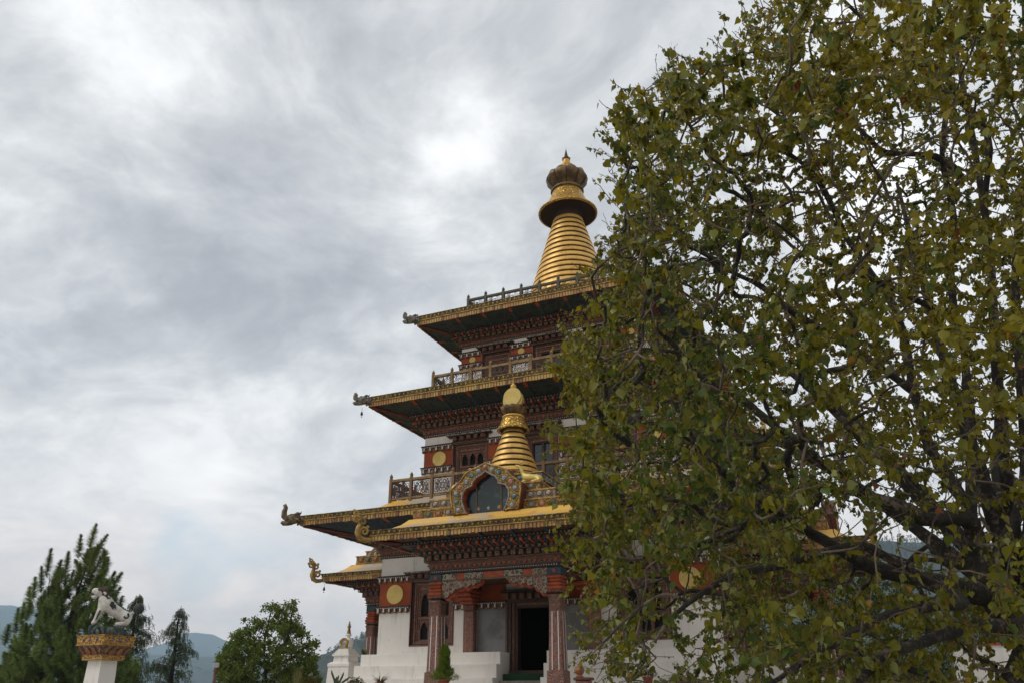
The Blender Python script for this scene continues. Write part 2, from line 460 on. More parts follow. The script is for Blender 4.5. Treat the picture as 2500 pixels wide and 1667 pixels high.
# ------------------------------------------------------------------ mesh builder
class MB:
    def __init__(self):
        self.v = []; self.f = []; self.m = []; self.slots = []; self.smooth = []
    def mi(self, m):
        if m not in self.slots: self.slots.append(m)
        return self.slots.index(m)
    def add(self, verts, faces, m, smooth=False):
        o = len(self.v)
        self.v.extend([tuple(p) for p in verts])
        k = self.mi(m)
        for f in faces:
            self.f.append(tuple(i + o for i in f)); self.m.append(k); self.smooth.append(smooth)
    def box(self, x0, x1, y0, y1, z0, z1, m, M=None):
        vs = [(x0, y0, z0), (x1, y0, z0), (x1, y1, z0), (x0, y1, z0), (x0, y0, z1), (x1, y0, z1), (x1, y1, z1), (x0, y1, z1)]
        if M is not None: vs = [tuple(M @ Vector(p)) for p in vs]
        self.add(vs, [(0, 3, 2, 1), (4, 5, 6, 7), (0, 1, 5, 4), (1, 2, 6, 5), (2, 3, 7, 6), (3, 0, 4, 7)], m)
    def bbox(self, x0, x1, y0, y1, z0, z1, m, b=0.02, M=None):
        """box with chamfered vertical and top edges"""
        def ringp(ins, z):
            return [(x0 + ins + b, y0 + ins, z), (x1 - ins - b, y0 + ins, z), (x1 - ins, y0 + ins + b, z), (x1 - ins, y1 - ins - b, z),
                    (x1 - ins - b, y1 - ins, z), (x0 + ins + b, y1 - ins, z), (x0 + ins, y1 - ins - b, z), (x0 + ins, y0 + ins + b, z)]
        vs = ringp(b, z0) + ringp(0, z0 + b) + ringp(0, z1 - b) + ringp(b, z1)
        if M is not None: vs = [tuple(M @ Vector(p)) for p in vs]
        fs = [tuple(range(7, -1, -1)), tuple(range(24, 32))]
        for r in range(3):
            for i in range(8):
                j = (i + 1) % 8
                fs.append((r * 8 + i, r * 8 + j, r * 8 + 8 + j, r * 8 + 8 + i))
        self.add(vs, fs, m)
    def octa(self, c, r, m, sz=None):
        x, y, z = c; s = sz or r
        self.add([(x + r, y, z), (x, y + r, z), (x - r, y, z), (x, y - r, z), (x, y, z + s), (x, y, z - s)],
                 [(0, 1, 4), (1, 2, 4), (2, 3, 4), (3, 0, 4), (1, 0, 5), (2, 1, 5), (3, 2, 5), (0, 3, 5)], m)
    def lathe(self, prof, c, n, m, smooth=True, M=None, cap=True, ang0=0.0, lobes=0, amp=0.0):
        vs = []; fs = []
        for r, z in prof:
            for i in range(n):
                a = ang0 + 2 * PI * i / n
                rr = r * (1 + (amp * math.cos(lobes * a) if lobes else 0))
                p = Vector((rr * math.cos(a), rr * math.sin(a), z))
                if M is not None: p = M @ p
                vs.append((p.x + c[0], p.y + c[1], p.z + c[2]))
        for k in range(len(prof) - 1):
            for i in range(n):
                j = (i + 1) % n
                fs.append((k * n + i, k * n + j, (k + 1) * n + j, (k + 1) * n + i))
        if cap:
            fs.append(tuple(range(n - 1, -1, -1)))
            L = (len(prof) - 1) * n
            fs.append(tuple(range(L, L + n)))
        self.add(vs, fs, m, smooth)
    def tube(self, pts, rad, n, m, smooth=True, flat=1.0, flatdir=None):
        pts = [Vector(p) for p in pts]
        if not hasattr(rad, '__len__'): rad = [rad] * len(pts)
        vs = []; fs = []
        up = Vector(flatdir) if flatdir is not None else None
        prev = None
        for i, p in enumerate(pts):
            d = (pts[min(i + 1, len(pts) - 1)] - pts[max(i - 1, 0)])
            if d.length < 1e-9: d = Vector((0, 0, 1))
            d.normalize()
            if up is not None:
                a = up
            elif prev is None:
                a = Vector((0, 0, 1)) if abs(d.z) < 0.9 else Vector((1, 0, 0))
            else:
                a = prev
            e1 = (a - d * a.dot(d))
            if e1.length < 1e-6: e1 = d.orthogonal()
            e1.normalize(); prev = e1
            e2 = d.cross(e1)
            for k in range(n):
                t = 2 * PI * k / n
                q = p + e1 * (math.cos(t) * rad[i] * flat) + e2 * (math.sin(t) * rad[i])
                vs.append(tuple(q))
        for i in range(len(pts) - 1):
            for k in range(n):
                j = (k + 1) % n
                fs.append((i * n + k, i * n + j, (i + 1) * n + j, (i + 1) * n + k))
        fs.append(tuple(range(n - 1, -1, -1)))
        L = (len(pts) - 1) * n
        fs.append(tuple(range(L, L + n)))
        self.add(vs, fs, m, smooth)
    def prism(self, poly, y0, y1, m, M=None, mside=None):
        """poly in (x, z); extruded in y"""
        n = len(poly)
        vs = [(x, y0, z) for x, z in poly] + [(x, y1, z) for x, z in poly]
        if M is not None: vs = [tuple(M @ Vector(p)) for p in vs]
        self.add(vs, [tuple(range(n)), tuple(range(2 * n - 1, n - 1, -1))], m)
        self.add(vs, [(i, i + n, (i + 1) % n + n, (i + 1) % n) for i in range(n)], mside or m)
    def ellip(self, c, rx, ry, rz, m, n=12, k=8, M=None):
        vs = []; fs = []
        for j in range(1, k):
            ph = PI * j / k
            for i in range(n):
                a = 2 * PI * i / n
                p = Vector((rx * math.sin(ph) * math.cos(a), ry * math.sin(ph) * math.sin(a), rz * math.cos(ph)))
                if M is not None: p = M @ p
                vs.append((p.x + c[0], p.y + c[1], p.z + c[2]))
        for s in (1, -1):
            p = Vector((0, 0, rz * s))
            if M is not None: p = M @ p
            vs.append((p.x + c[0], p.y + c[1], p.z + c[2]))
        T = len(vs) - 2; B = len(vs) - 1
        for j in range(k - 2):
            for i in range(n):
                i2 = (i + 1) % n
                fs.append((j * n + i, (j + 1) * n + i, (j + 1) * n + i2, j * n + i2))
        for i in range(n):
            i2 = (i + 1) % n
            fs.append((T, i, i2)); fs.append((B, (k - 2) * n + i2, (k - 2) * n + i))
        self.add(vs, fs, m, True)
    def sweep_square(self, prof, m, closed=False):
        """prof: (r, z) list swept round a square of half width r (mitred corners)"""
        vs = []; fs = []
        for r, z in prof:
            vs += [(-r, -r, z), (r, -r, z), (r, r, z), (-r, r, z)]
        for k in range(len(prof) - 1):
            for i in range(4):
                j = (i + 1) % 4
                fs.append((k * 4 + i, k * 4 + j, (k + 1) * 4 + j, (k + 1) * 4 + i))
        self.add(vs, fs, m)
    def build(self, name, parent=None, shade=None):
        me = bpy.data.meshes.new(name)
        me.from_pydata(self.v, [], self.f)
        for s in self.slots: me.materials.append(MATS[s])
        me.polygons.foreach_set('material_index', self.m)
        me.polygons.foreach_set('use_smooth', self.smooth)
        me.update()
        o = bpy.data.objects.new(name, me)
        COL.objects.link(o)
        if parent is not None: o.parent = parent
        return o
    def join(self, other, M=None):
        o = len(self.v)
        for p in other.v:
            self.v.append(tuple(M @ Vector(p)) if M is not None else p)
        for f, m, s in zip(other.f, other.m, other.smooth):
            self.f.append(tuple(i + o for i in f)); self.m.append(self.mi(other.slots[m])); self.smooth.append(s)

def tag(o, label=None, cat=None, group=None, kind=None):
    if label: o['label'] = label
    if cat: o['category'] = cat
    if group: o['group'] = group
    if kind: o['kind'] = kind
    return o
def empty(name, loc, rz=0.0, label=None, cat=None, group=None):
    o = bpy.data.objects.new(name, None)
    COL.objects.link(o)
    o.location = loc
    o.rotation_euler = (0, 0, rz)
    return tag(o, label, cat, group)
def np_mesh(name, verts, faces_flat, loop_tot, mats, parent=None, smooth=False, col=None, matidx=None):
    me = bpy.data.meshes.new(name)
    me.vertices.add(len(verts))
    me.vertices.foreach_set('co', np.ascontiguousarray(verts, dtype=np.float32).ravel())
    me.loops.add(len(faces_flat))
    me.loops.foreach_set('vertex_index', np.ascontiguousarray(faces_flat, dtype=np.int32))
    me.polygons.add(len(loop_tot))
    st = np.concatenate([[0], np.cumsum(loop_tot)[:-1]]).astype(np.int32)
    me.polygons.foreach_set('loop_start', st)
    me.polygons.foreach_set('loop_total', np.ascontiguousarray(loop_tot, dtype=np.int32))
    if smooth: me.polygons.foreach_set('use_smooth', np.ones(len(loop_tot), dtype=bool))
    for m in mats: me.materials.append(MATS[m])
    if matidx is not None: me.polygons.foreach_set('material_index', matidx.astype(np.int32))
    me.update(calc_edges=True)
    if col is not None:
        ca = me.color_attributes.new('leafcol', 'FLOAT_COLOR', 'POINT')
        c = np.ones((len(verts), 4), dtype=np.float32)
        c[:, :3] = col
        ca.data.foreach_set('color', c.ravel())
    o = bpy.data.objects.new(name, me)
    COL.objects.link(o)
    if parent is not None: o.parent = parent
    return o

# ------------------------------------------------------------------ ground and hills
def ground():
    mb = MB()
    n = 24
    xs = [-9000, -3000, -1000, -300, -100, -40, 0, 40, 100, 300, 1000, 3000, 9000]
    ys = [-400, -100, -30, 0, 30, 60, 120, 300, 900, 2500, 7500]
    vs = [(x, y, 0.0) for y in ys for x in xs]
    W = len(xs)
    fs = [(j * W + i, j * W + i + 1, (j + 1) * W + i + 1, (j + 1) * W + i) for j in range(len(ys) - 1) for i in range(W - 1)]
    mb.add(vs, fs, 'grass')
    o = mb.build('ground')
    tag(o, kind='structure')
ground()

def fbm1(x, seed, octs=5):
    r = np.random.default_rng(seed)
    s = np.zeros_like(x)
    a = 1.0; f = 1.0
    for _ in range(octs):
        ph = r.uniform(0, 6.28, 3)
        s += a * (np.sin(x * f + ph[0]) + 0.6 * np.sin(x * f * 1.73 + ph[1]) + 0.4 * np.sin(x * f * 2.37 + ph[2]))
        a *= 0.5; f *= 2.05
    return s
def hill(name, ridge, Y, depth, seed, rough, label, step_px=6):
    """ridge: list of (px, py); the ridge line stands at distance Y and the slope falls towards the camera"""
    rx = np.array([p[0] for p in ridge], float); ry = np.array([p[1] for p in ridge], float)
    px = np.arange(rx[0], rx[-1], step_px)
    py = np.interp(px, rx, ry) + fbm1(px * 0.02, seed) * rough
    top = np.array([tuple(at(a, b, Y)) for a, b in zip(px, py)])
    rows = 22
    V = []
    for j in range(rows + 1):
        k = j / rows
        base = top.copy()
        y = Y - depth * k
        base[:, 0] = top[:, 0] * (1 - 0.25 * k) + fbm1(px * 0.015 + j, seed + 1) * depth * 0.006 * min(1, 3 * k)
        base[:, 1] = y + fbm1(px * 0.03 + 5 * j, seed + 2) * depth * 0.012 * (k > 0)
        base[:, 2] = (top[:, 2] + 5) * (1 - k) ** 1.15 * (1 + 0.05 * fbm1(px * 0.018 + 0.25 * j, seed + 3) * math.sin(PI * k)) - 5
        V.append(base)
    for j in range(1, 5):       # the far side
        base = top.copy(); base[:, 1] = Y + depth * 0.12 * j; base[:, 2] = top[:, 2] * (1 - j / 4) - 5 * (j / 4)
        V.insert(0, base)
    V = np.concatenate(V)
    W = len(px); H = rows + 5
    idx = np.arange(W * H).reshape(H, W)
    F = np.stack([idx[:-1, :-1], idx[1:, :-1], idx[1:, 1:], idx[:-1, 1:]], -1).reshape(-1, 4)
    o = np_mesh(name, V, F.ravel(), np.full(len(F), 4), ['hill_forest'], smooth=True)
    tag(o, label, None, None, 'structure')
    return top
hill('far_mountain', [(-900, 1400), (-300, 1440), (0, 1474), (60, 1477), (120, 1490), (250, 1530), (330, 1585), (420, 1620), (520, 1650), (700, 1660)], 5200, 2400, 3, 2.0, 'pale blue far mountain ridge at the left edge')
hill('far_peak', [(200, 1640), (330, 1590), (420, 1560), (455, 1545), (478, 1541), (520, 1547), (560, 1566), (640, 1600), (760, 1630), (900, 1640)], 6300, 2500, 9, 1.2, 'faint blue peak with cloud before it')
hill('distant_ridge', [(-300, 1560), (100, 1585), (350, 1600), (480, 1597), (540, 1602), (600, 1610), (750, 1632), (950, 1650)], 3400, 1500, 21, 1.5, 'blue ridge low behind the garden trees')
ridge_top = hill('forested_hill', [(560, 1700), (640, 1690), (720, 1652), (760, 1632), (800, 1612), (850, 1585), (900, 1556), (930, 1543), (1050, 1500), (1300, 1430), (1600, 1370), (1900, 1330), (2060, 1318), (2130, 1318), (2200, 1324), (2300, 1318), (2450, 1330), (2700, 1310), (3200, 1280), (4200, 1250)], 1500, 1000, 5, 1.5, 'dark forested hill rising behind the temple')

def hill_trees(top, n, name, label):
    """trees too many to count standing along the crest: one object"""
    V = []; F = []; C = []
    base = 0
    idx = rng.integers(0, len(top) - 1, n)
    for i in idx:
        p = top[i] + (top[i + 1] - top[i]) * rng.random()
        k = rng.random() ** 2 * 0.30
        sc = 1 - 0.25 * k
        x = p[0] * sc; y = p[1] - 1000 * k; z = (p[2] + 5) * (1 - k) ** 1.15 - 6
        h = rng.uniform(7, 17); r = h * rng.uniform(0.16, 0.3)
        conif = rng.random() < 0.4
        for q in range(34):
            zz = rng.uniform(0.3, 1.0)
            rr = r * ((1.05 - zz) * 1.5 if conif else math.sqrt(max(0, 1 - (zz * 2 - 1.35) ** 2 / 0.55)) * 1.1)
            a = rng.uniform(0, 6.28)
            c = np.array([x + rr * math.cos(a) * rng.random() ** .5, y + rr * math.sin(a), z + h * zz])
            s = rng.uniform(0.5, 1.25)
            for _ in range(3):
                V.append(c + rng.normal(0, s, 3))
            F += [base, base + 1, base + 2]; base += 3
            cc = np.array([0.03, 0.042, 0.02]) * rng.uniform(0.6, 1.5)
            C += [cc] * 3
        w = 0.25
        V += [np.array([x - w, y, z]), np.array([x + w, y, z]), np.array([x, y, z + h * 0.8])]
        F += [base, base + 1, base + 2]; base += 3
        C += [np.array([0.04, 0.03, 0.02])] * 3
    o = np_mesh(name, np.array(V), np.array(F), np.full(len(F) // 3, 3), ['needle'], col=np.array(C))
    tag(o, label, 'forest', None, 'stuff')
hill_trees(ridge_top, 2600, 'hill_forest', 'mass of small trees along the crest of the dark hill')
# ------------------------------------------------------------------ the temple
YAW = R(23.6)
HC = 6.2                      # half width of the ground storey
_r = ray(1300, 1640)
O0 = _r * (28.0 / _r.y)
TU = Vector((math.cos(YAW), -math.sin(YAW), 0)); TW = Vector((math.sin(YAW), math.cos(YAW), 0))
AX = Vector((O0.x, O0.y, 0)) + TW * HC
def T2W(s, t, z):             # temple coordinates (s along the front, t depth from the front wall) to world
    return AX + TU * s + TW * (t - HC) + Vector((0, 0, z))
temple = empty('temple', AX, -YAW, 'tall white and red temple with three gilded tiered roofs and a golden ringed spire', 'temple')
RZ = [Matrix.Rotation(k * PI / 2, 4, 'Z') for k in range(4)]
def child(o, k):
    o.rotation_euler = (0, 0, k * PI / 2); return o
def copies(o, ks):
    """o (child of temple, built for the front) and its children copied round the other sides"""
    for k in ks:
        c = o.copy(); COL.objects.link(c); c.parent = temple; c.rotation_euler = (0, 0, k * PI / 2)
        for ch in list(o.children):
            d = ch.copy(); COL.objects.link(d); d.parent = c

class Ring:
    def __init__(self, pts_fn, closed): self.p = pts_fn; self.closed = closed
    def sides(self, o):
        P = [Vector((a, b, 0)) for a, b in self.p(o)]
        n = len(P)
        for i in range(n if self.closed else n - 1):
            yield P[i], P[(i + 1) % n]
    def sweep(self, mb, prof, m):
        n = len(self.p(0)); vs = []; fs = []
        for o, z in prof:
            vs += [(a, b, z) for a, b in self.p(o)]
        for k in range(len(prof) - 1):
            for i in range(n if self.closed else n - 1):
                j = (i + 1) % n
                fs.append((k * n + i, k * n + j, (k + 1) * n + j, (k + 1) * n + i))
        mb.add(vs, fs, m)
    def along(self, o, gap, inset=0.0):
        """evenly spaced matrices: x along the side, -y outward"""
        for a, b in self.sides(o):
            L = (b - a).length - 2 * inset
            n = max(1, int(round(L / gap)))
            d = (b - a).normalized()
            ang = math.atan2(d.y, d.x)
            for i in range(n):
                p = a + d * (inset + L * (i + 0.5) / n)
                yield Matrix.Translation(p) @ Matrix.Rotation(ang, 4, 'Z'), i
PR = random.Random(77)
def sq(r): return Ring(lambda o: [(-r - o, -r - o), (r + o, -r - o), (r + o, r + o), (-r - o, r + o)], True)
PX, PYF = 2.2, -9.4
porch_ring = Ring(lambda o: [(-PX - o, -HC + 0.0), (-PX - o, PYF - o), (PX + o, PYF - o), (PX + o, -HC)], False)

def cornice(mb, ring, z0, z1, ot, sc=1.0):
    H = z1 - z0
    Z = lambda f: z0 + H * f
    ring.sweep(mb, [(0.0, Z(0)), (0.07 * sc, Z(0)), (0.07 * sc, Z(0.035)), (0.03, Z(0.035)), (0.03, Z(0.09)), (0.09 * sc, Z(0.09)), (0.09 * sc, Z(0.13))], 'wood_dark')
    for M, i in ring.along(0.05 * sc, 0.085, 0.05):
        mb.octa(tuple(M @ Vector((0, -0.01, Z(0.0625)))), 0.027, 'dots', 0.024)
    ring.sweep(mb, [(0.09 * sc, Z(0.13)), (0.055, Z(0.13)), (0.075, Z(0.25)), (0.12 * sc, Z(0.25)), (0.12 * sc, Z(0.285)), (0.085, Z(0.285)), (0.10, Z(0.37)), (0.19 * sc, Z(0.37)), (0.19 * sc, Z(0.41))], 'carved_fine')
    for M, i in ring.along(0.075, 0.17, 0.05):      # little saw-tooth pendants
        x = Vector
        w = 0.075
        vs = [M @ x((-w, -0.055, Z(0.245))), M @ x((w, -0.055, Z(0.245))), M @ x((0, -0.03, Z(0.15))), M @ x((-w, 0, Z(0.245))), M @ x((w, 0, Z(0.245)))]
        mb.add(vs, [(0, 2, 1), (0, 3, 2), (1, 2, 4)], 'orange' if i % 2 else 'ochre_block')
    ring.sweep(mb, [(0.19 * sc, Z(0.41)), (0.15, Z(0.41)), (0.15, Z(0.60)), (0.34 * sc, Z(0.60)), (0.34 * sc, Z(0.64)), (0.25, Z(0.64)), (ot - 0.25, Z(0.90)), (ot, Z(0.90)), (ot, Z(0.94)), (ot - 0.05, Z(0.94)), (ot - 0.05, Z(0.985)), (ot + 0.03, Z(0.985)), (ot + 0.03, Z(1.0)), (ot - 0.3, Z(1.03))], 'wood_dark')
    for M, i in ring.along(0.15, 0.27, 0.06):      # square dentil blocks
        mb.box(-0.075, 0.075, -0.16 * sc, 0.02, Z(0.43), Z(0.585), 'dentil', M)
        mb.box(-0.05, 0.05, -0.168 * sc, 0.02, Z(0.46), Z(0.555), 'carved_fine', M)
    for M, i in ring.along(0.27, 0.2, 0.06):      # second, smaller row of blocks
        mb.box(-0.055, 0.055, -0.10 * sc, 0.04, Z(0.645), Z(0.715), 'dentil', M)
    for M, i in ring.along(0.27, 0.150, 0.10):      # flaring corbels
        e = ot - 0.27
        m = 'orange' if i % 2 == 0 else 'blue_corbel'
        w = 0.048 if i % 2 == 0 else 0.05
        y1 = -e * (0.97 if i % 2 == 0 else 0.85)
        V = Vector
        vs = [M @ V((-w, 0.03, Z(0.72))), M @ V((w, 0.03, Z(0.72))), M @ V((w, y1, Z(0.80))), M @ V((-w, y1, Z(0.80))),
              M @ V((-w, 0.03, Z(0.89))), M @ V((w, 0.03, Z(0.89))), M @ V((w, y1, Z(0.89))), M @ V((-w, y1, Z(0.89)))]
        mb.add(vs, [(0, 1, 2, 3), (3, 2, 6, 7), (1, 5, 6, 2), (0, 3, 7, 4), (0, 4, 5, 1)], m)
        if i % 2 == 0:
            vs = [M @ V((-w, y1 - 0.006, Z(0.82))), M @ V((w, y1 - 0.006, Z(0.82))), M @ V((0, y1 - 0.03, Z(0.74)))]
            mb.add(vs + [M @ V((0, y1 + 0.05, Z(0.79)))], [(0, 2, 1), (0, 3, 2), (1, 2, 3)], 'pink')
    for M, i in ring.along(ot - 0.05, 0.125, 0.06):
        mb.octa(tuple(M @ Vector((0, -0.015, Z(0.9625)))), 0.03, 'dots')

def eave(mb, ring, o_in, z_in, oe, z0, z1, roofprof, soffit='soffit', gap=1.15, hips=()):
    """soffit, gilded two-band fascia and the roof slopes above"""
    ring.sweep(mb, [(o_in, z_in), (o_in + (oe - o_in) * 0.5, z_in + (z0 - z_in) * 0.35 + 0.06), (oe - 0.10, z0 + 0.04), (oe - 0.10, z0)], soffit)
    ring.sweep(mb, [(oe - 0.10, z0), (oe - 0.02, z0)], 'maroon')
    h = z1 - z0
    ring.sweep(mb, [(oe - 0.02, z0), (oe - 0.02, z0 + h * 0.46)], 'fascia_lower')
    ring.sweep(mb, [(oe - 0.02, z0 + h * 0.46), (oe + 0.035, z0 + h * 0.46), (oe + 0.035, z0 + h * 0.53), (oe, z0 + h * 0.53)], 'gold_dull')
    ring.sweep(mb, [(oe, z0 + h * 0.53), (oe + 0.04, z1 - 0.03)], 'fascia_upper')
    ring.sweep(mb, [(oe + 0.04, z1 - 0.03), (oe + 0.07, z1 - 0.03), (oe + 0.07, z1), (oe - 0.06, z1 + 0.01)], 'fascia_upper')
    for M, i in ring.along(oe - 0.02, 0.12, 0.02):       # pleats
        jj = PR.uniform(-1, 1)
        mb.box(-0.04 + .006 * jj, 0.036, -0.022 - .008 * PR.random(), 0.01, z0 - 0.012 - .012 * jj, z0 + h * 0.44, 'fascia_lower' if PR.random() > .12 else 'ochre_block', M)
    for M, i in ring.along(oe + 0.02, 0.20, 0.04):       # small leaf drops on the upper band
        V = Vector
        vs = [M @ V((-0.05, -0.03, z1 - 0.05)), M @ V((0.05, -0.03, z1 - 0.05)), M @ V((0, -0.022, z0 + h * 0.62)), M @ V((0, 0.0, z1 - 0.08))]
        mb.add(vs, [(0, 2, 1), (0, 3, 2), (1, 2, 3)], 'gold_dull')
    ring.sweep(mb, roofprof, 'roof_gold')
    for M, i in ring.along(o_in + 0.02, gap, 0.25):      # painted rafter ends under the soffit
        L = (oe - o_in)
        V = Vector
        mm = 'orange'
        sl = (z0 - z_in) / L
        for a, b, m_ in ((0.0, 0.62, 'blue_corbel'), (0.62, 0.97, mm)):
            vs = []
            for yy in (a * L, b * L):
                zz = z_in + sl * yy + (0.05 if 0 < yy else 0.0)
                vs += [M @ V((-0.07, -yy, zz - 0.035)), M @ V((0.07, -yy, zz - 0.035)), M @ V((0.07, -yy, zz + 0.09)), M @ V((-0.07, -yy, zz + 0.09))]
            mb.add(vs, [(0, 1, 5, 4), (1, 2, 6, 5), (0, 4, 7, 3), (4, 5, 6, 7)], m_)
    for (x, y, dx, dy) in hips:                           # hip rafters
        a = Vector((x, y, 0)); d = Vector((dx, dy, 0))
        p0 = a + d * o_in; p1 = a + d * (oe - 0.12)
        mb.tube([(p0.x, p0.y, z_in - 0.02), (p1.x, p1.y, z0 + 0.0)], [0.09, 0.075], 4, 'maroon', False)

# ---- walls -----------------------------------------------------------------------------------------------
def wall_ring(name, r, z0, z1, th, opens, m='plaster'):
    mb = MB()
    for k in range(4):
        s = MB()
        y0, y1 = -r, -r + th
        x = -r
        for (a, b, c, d) in sorted(opens):
            s.box(x, a, y0, y1, z0, z1, m)
            if c > z0: s.box(a, b, y0, y1, z0, c, m)
            s.box(a, b, y0, y1, d, z1, m)
            x = b
        s.box(x, r - th, y0, y1, z0, z1, m)
        mb.join(s, RZ[k])
    # dark inside so that openings look into an unlit room
    return mb.build(name, temple)
T1W = [(-4.85, -3.04, 3.31, 5.62), (3.04, 4.85, 3.31, 5.62), (-0.80, 0.80, 2.42, 4.72)]
T2W_ = [(-3.82, -2.25, 9.6, 11.18), (2.25, 3.82, 9.6, 11.18), (-0.72, 0.72, 9.2, 11.18)]
T3W = [(-3.08, -1.74, 14.1, 15.62), (1.74, 3.08, 14.1, 15.62), (-0.72, 0.72, 13.9, 15.62)]
wall_ring('wall', HC, 2.3, 7.3, 0.5, T1W)
wall_ring('wall', 5.14, 8.6, 12.3, 0.45, T2W_)
wall_ring('wall', 4.08, 13.4, 16.5, 0.4, T3W)

def band(mb, x0, x1, y, z0, z1):
    h = z1 - z0
    mb.box(x0, x1, y - 0.13, y + 0.01, z1 - 0.035, z1, 'wood_dark')
    mb.box(x0 + 0.01, x1 - 0.01, y - 0.085, y + 0.01, z1 - 0.105, z1 - 0.035, 'wood_dark')
    n = max(2, int((x1 - x0) / 0.082))
    for i in range(n):
        mb.octa((x0 + (x1 - x0) * (i + 0.5) / n, y - 0.10, z1 - 0.07), 0.030, 'dots')
    mb.box(x0 + 0.02, x1 - 0.02, y - 0.05, y + 0.01, z0 + 0.03, z1 - 0.105, 'ochre_block')
    n = max(2, int(round((x1 - x0) / 0.26)))
    for i in range(n):
        c = x0 + (x1 - x0) * (i + 0.5) / n
        mb.box(c - 0.055, c + 0.055, y - 0.115, y - 0.04, z0, z1 - 0.105, 'dentil')
        mb.box(c - 0.02, c + 0.02, y - 0.125, y - 0.11, z0 + 0.04, z1 - 0.09, 'dots')

def frieze(r, segs, z, discs, dr):
    """one side: painted red panels between two dentil courses, each panel a part"""
    b0, b1, b2, b3 = z
    y = -r
    for (a, b) in segs:
        mb = MB()
        ca = a - 0.11 if a <= -r + 0.01 else a
        cb = b + 0.11 if b >= r - 0.01 else b
        mb.box(max(a, -r) - (0.012 if a <= -r + .01 else 0), min(b, r), y - 0.014, y + 0.01, b1 - 0.02, b2 + 0.02, 'red_wall')
        band(mb, ca, cb, y, b0, b1)
        band(mb, ca, cb, y, b2, b3)
        o = mb.build('painted_frieze', temple)
        for (x, zc) in discs:
            if a < x < b:
                d = MB()
                d.lathe([(dr, 0), (dr, 0.03), (dr - 0.012, 0.042)], (x, y - 0.012, zc), 36, 'yellow_disc', False, Matrix.Rotation(PI / 2, 4, 'X'))
                d.build('disc', o)
        copies(o, (1, 2, 3))
frieze(HC, [(-HC, -4.87), (-3.04, -0.97), (0.97, 3.04), (4.87, HC)], (4.51, 4.77, 5.63, 5.88), [(-5.53, 5.19), (5.53, 5.19)], 0.36)
frieze(5.14, [(-5.14, -3.84), (-2.25, -0.74), (0.74, 2.25), (3.84, 5.14)], (10.05, 10.32, 10.97, 11.23), [(-4.43, 10.64), (-1.5, 10.64), (1.5, 10.64), (4.43, 10.64)], 0.31)
frieze(4.08, [(-4.08, -3.10), (-1.74, -0.74), (0.74, 1.74), (3.10, 4.08)], (14.91, 15.12, 15.42, 15.66), [(-3.54, 15.28), (-1.24, 15.28), (1.24, 15.28), (3.54, 15.28)], 0.15)

# ---- windows -----------------------------------------------------------------------------------------------
ARCH = [(-1, 0), (-1, .60), (-.80, .66), (-.74, .76), (-.50, .82), (-.40, .90), (-.14, .94), (0, 1.0), (.14, .94), (.40, .90), (.50, .82), (.74, .76), (.80, .66), (1, .60), (1, 0)]
def arch_cell(mb, x0, x1, z0, z1, y, m, fr=0.72, th=0.06):
    """a rectangle with a cusped arch cut out of it"""
    xc = (x0 + x1) / 2; hw = (x1 - x0) / 2 * fr
    zb = z0 + 0.03; zt = z1 - 0.10
    for a, b in ((x0, xc - hw), (xc + hw, x1)):
        mb.box(a, b, y, y + th, z0, z1, m)
        mb.box(a + 0.012, b - 0.012, y - 0.02, y, z0, z0 + (zt - zb) * 0.58, 'carved_brown')
    P = [(xc + u * hw, zb + v * (zt - zb)) for u, v in ARCH]
    for i in range(1, len(P) - 2):
        (xa, za), (xb, zb_) = P[i], P[i + 1]
        vs = [(xa, y, za), (xb, y, zb_), (xb, y, z1), (xa, y, z1), (xa, y + th, za), (xb, y + th, zb_)]
        mb.add(vs, [(0, 1, 2, 3), (0, 4, 5, 1)], m)
        # raised moulding following the arch
        sx = 1.0
        d = Vector((xb - xa, 0, zb_ - za)); 
        nrm = Vector((-d.z, 0, d.x)).normalized() * 0.03 if d.length > 1e-6 else Vector((0, 0, .03))
        mb.add([(xa, y - 0.025, za), (xb, y - 0.025, zb_), (xb + nrm.x, y - 0.012, zb_ + nrm.z), (xa + nrm.x, y - 0.012, za + nrm.z), (xa, y, za), (xb, y, zb_)],
               [(0, 1, 2, 3), (0, 4, 5, 1)], 'carved_fine')
    mb.box(xc - hw, xc + hw, y, y + th, z0, zb, m)

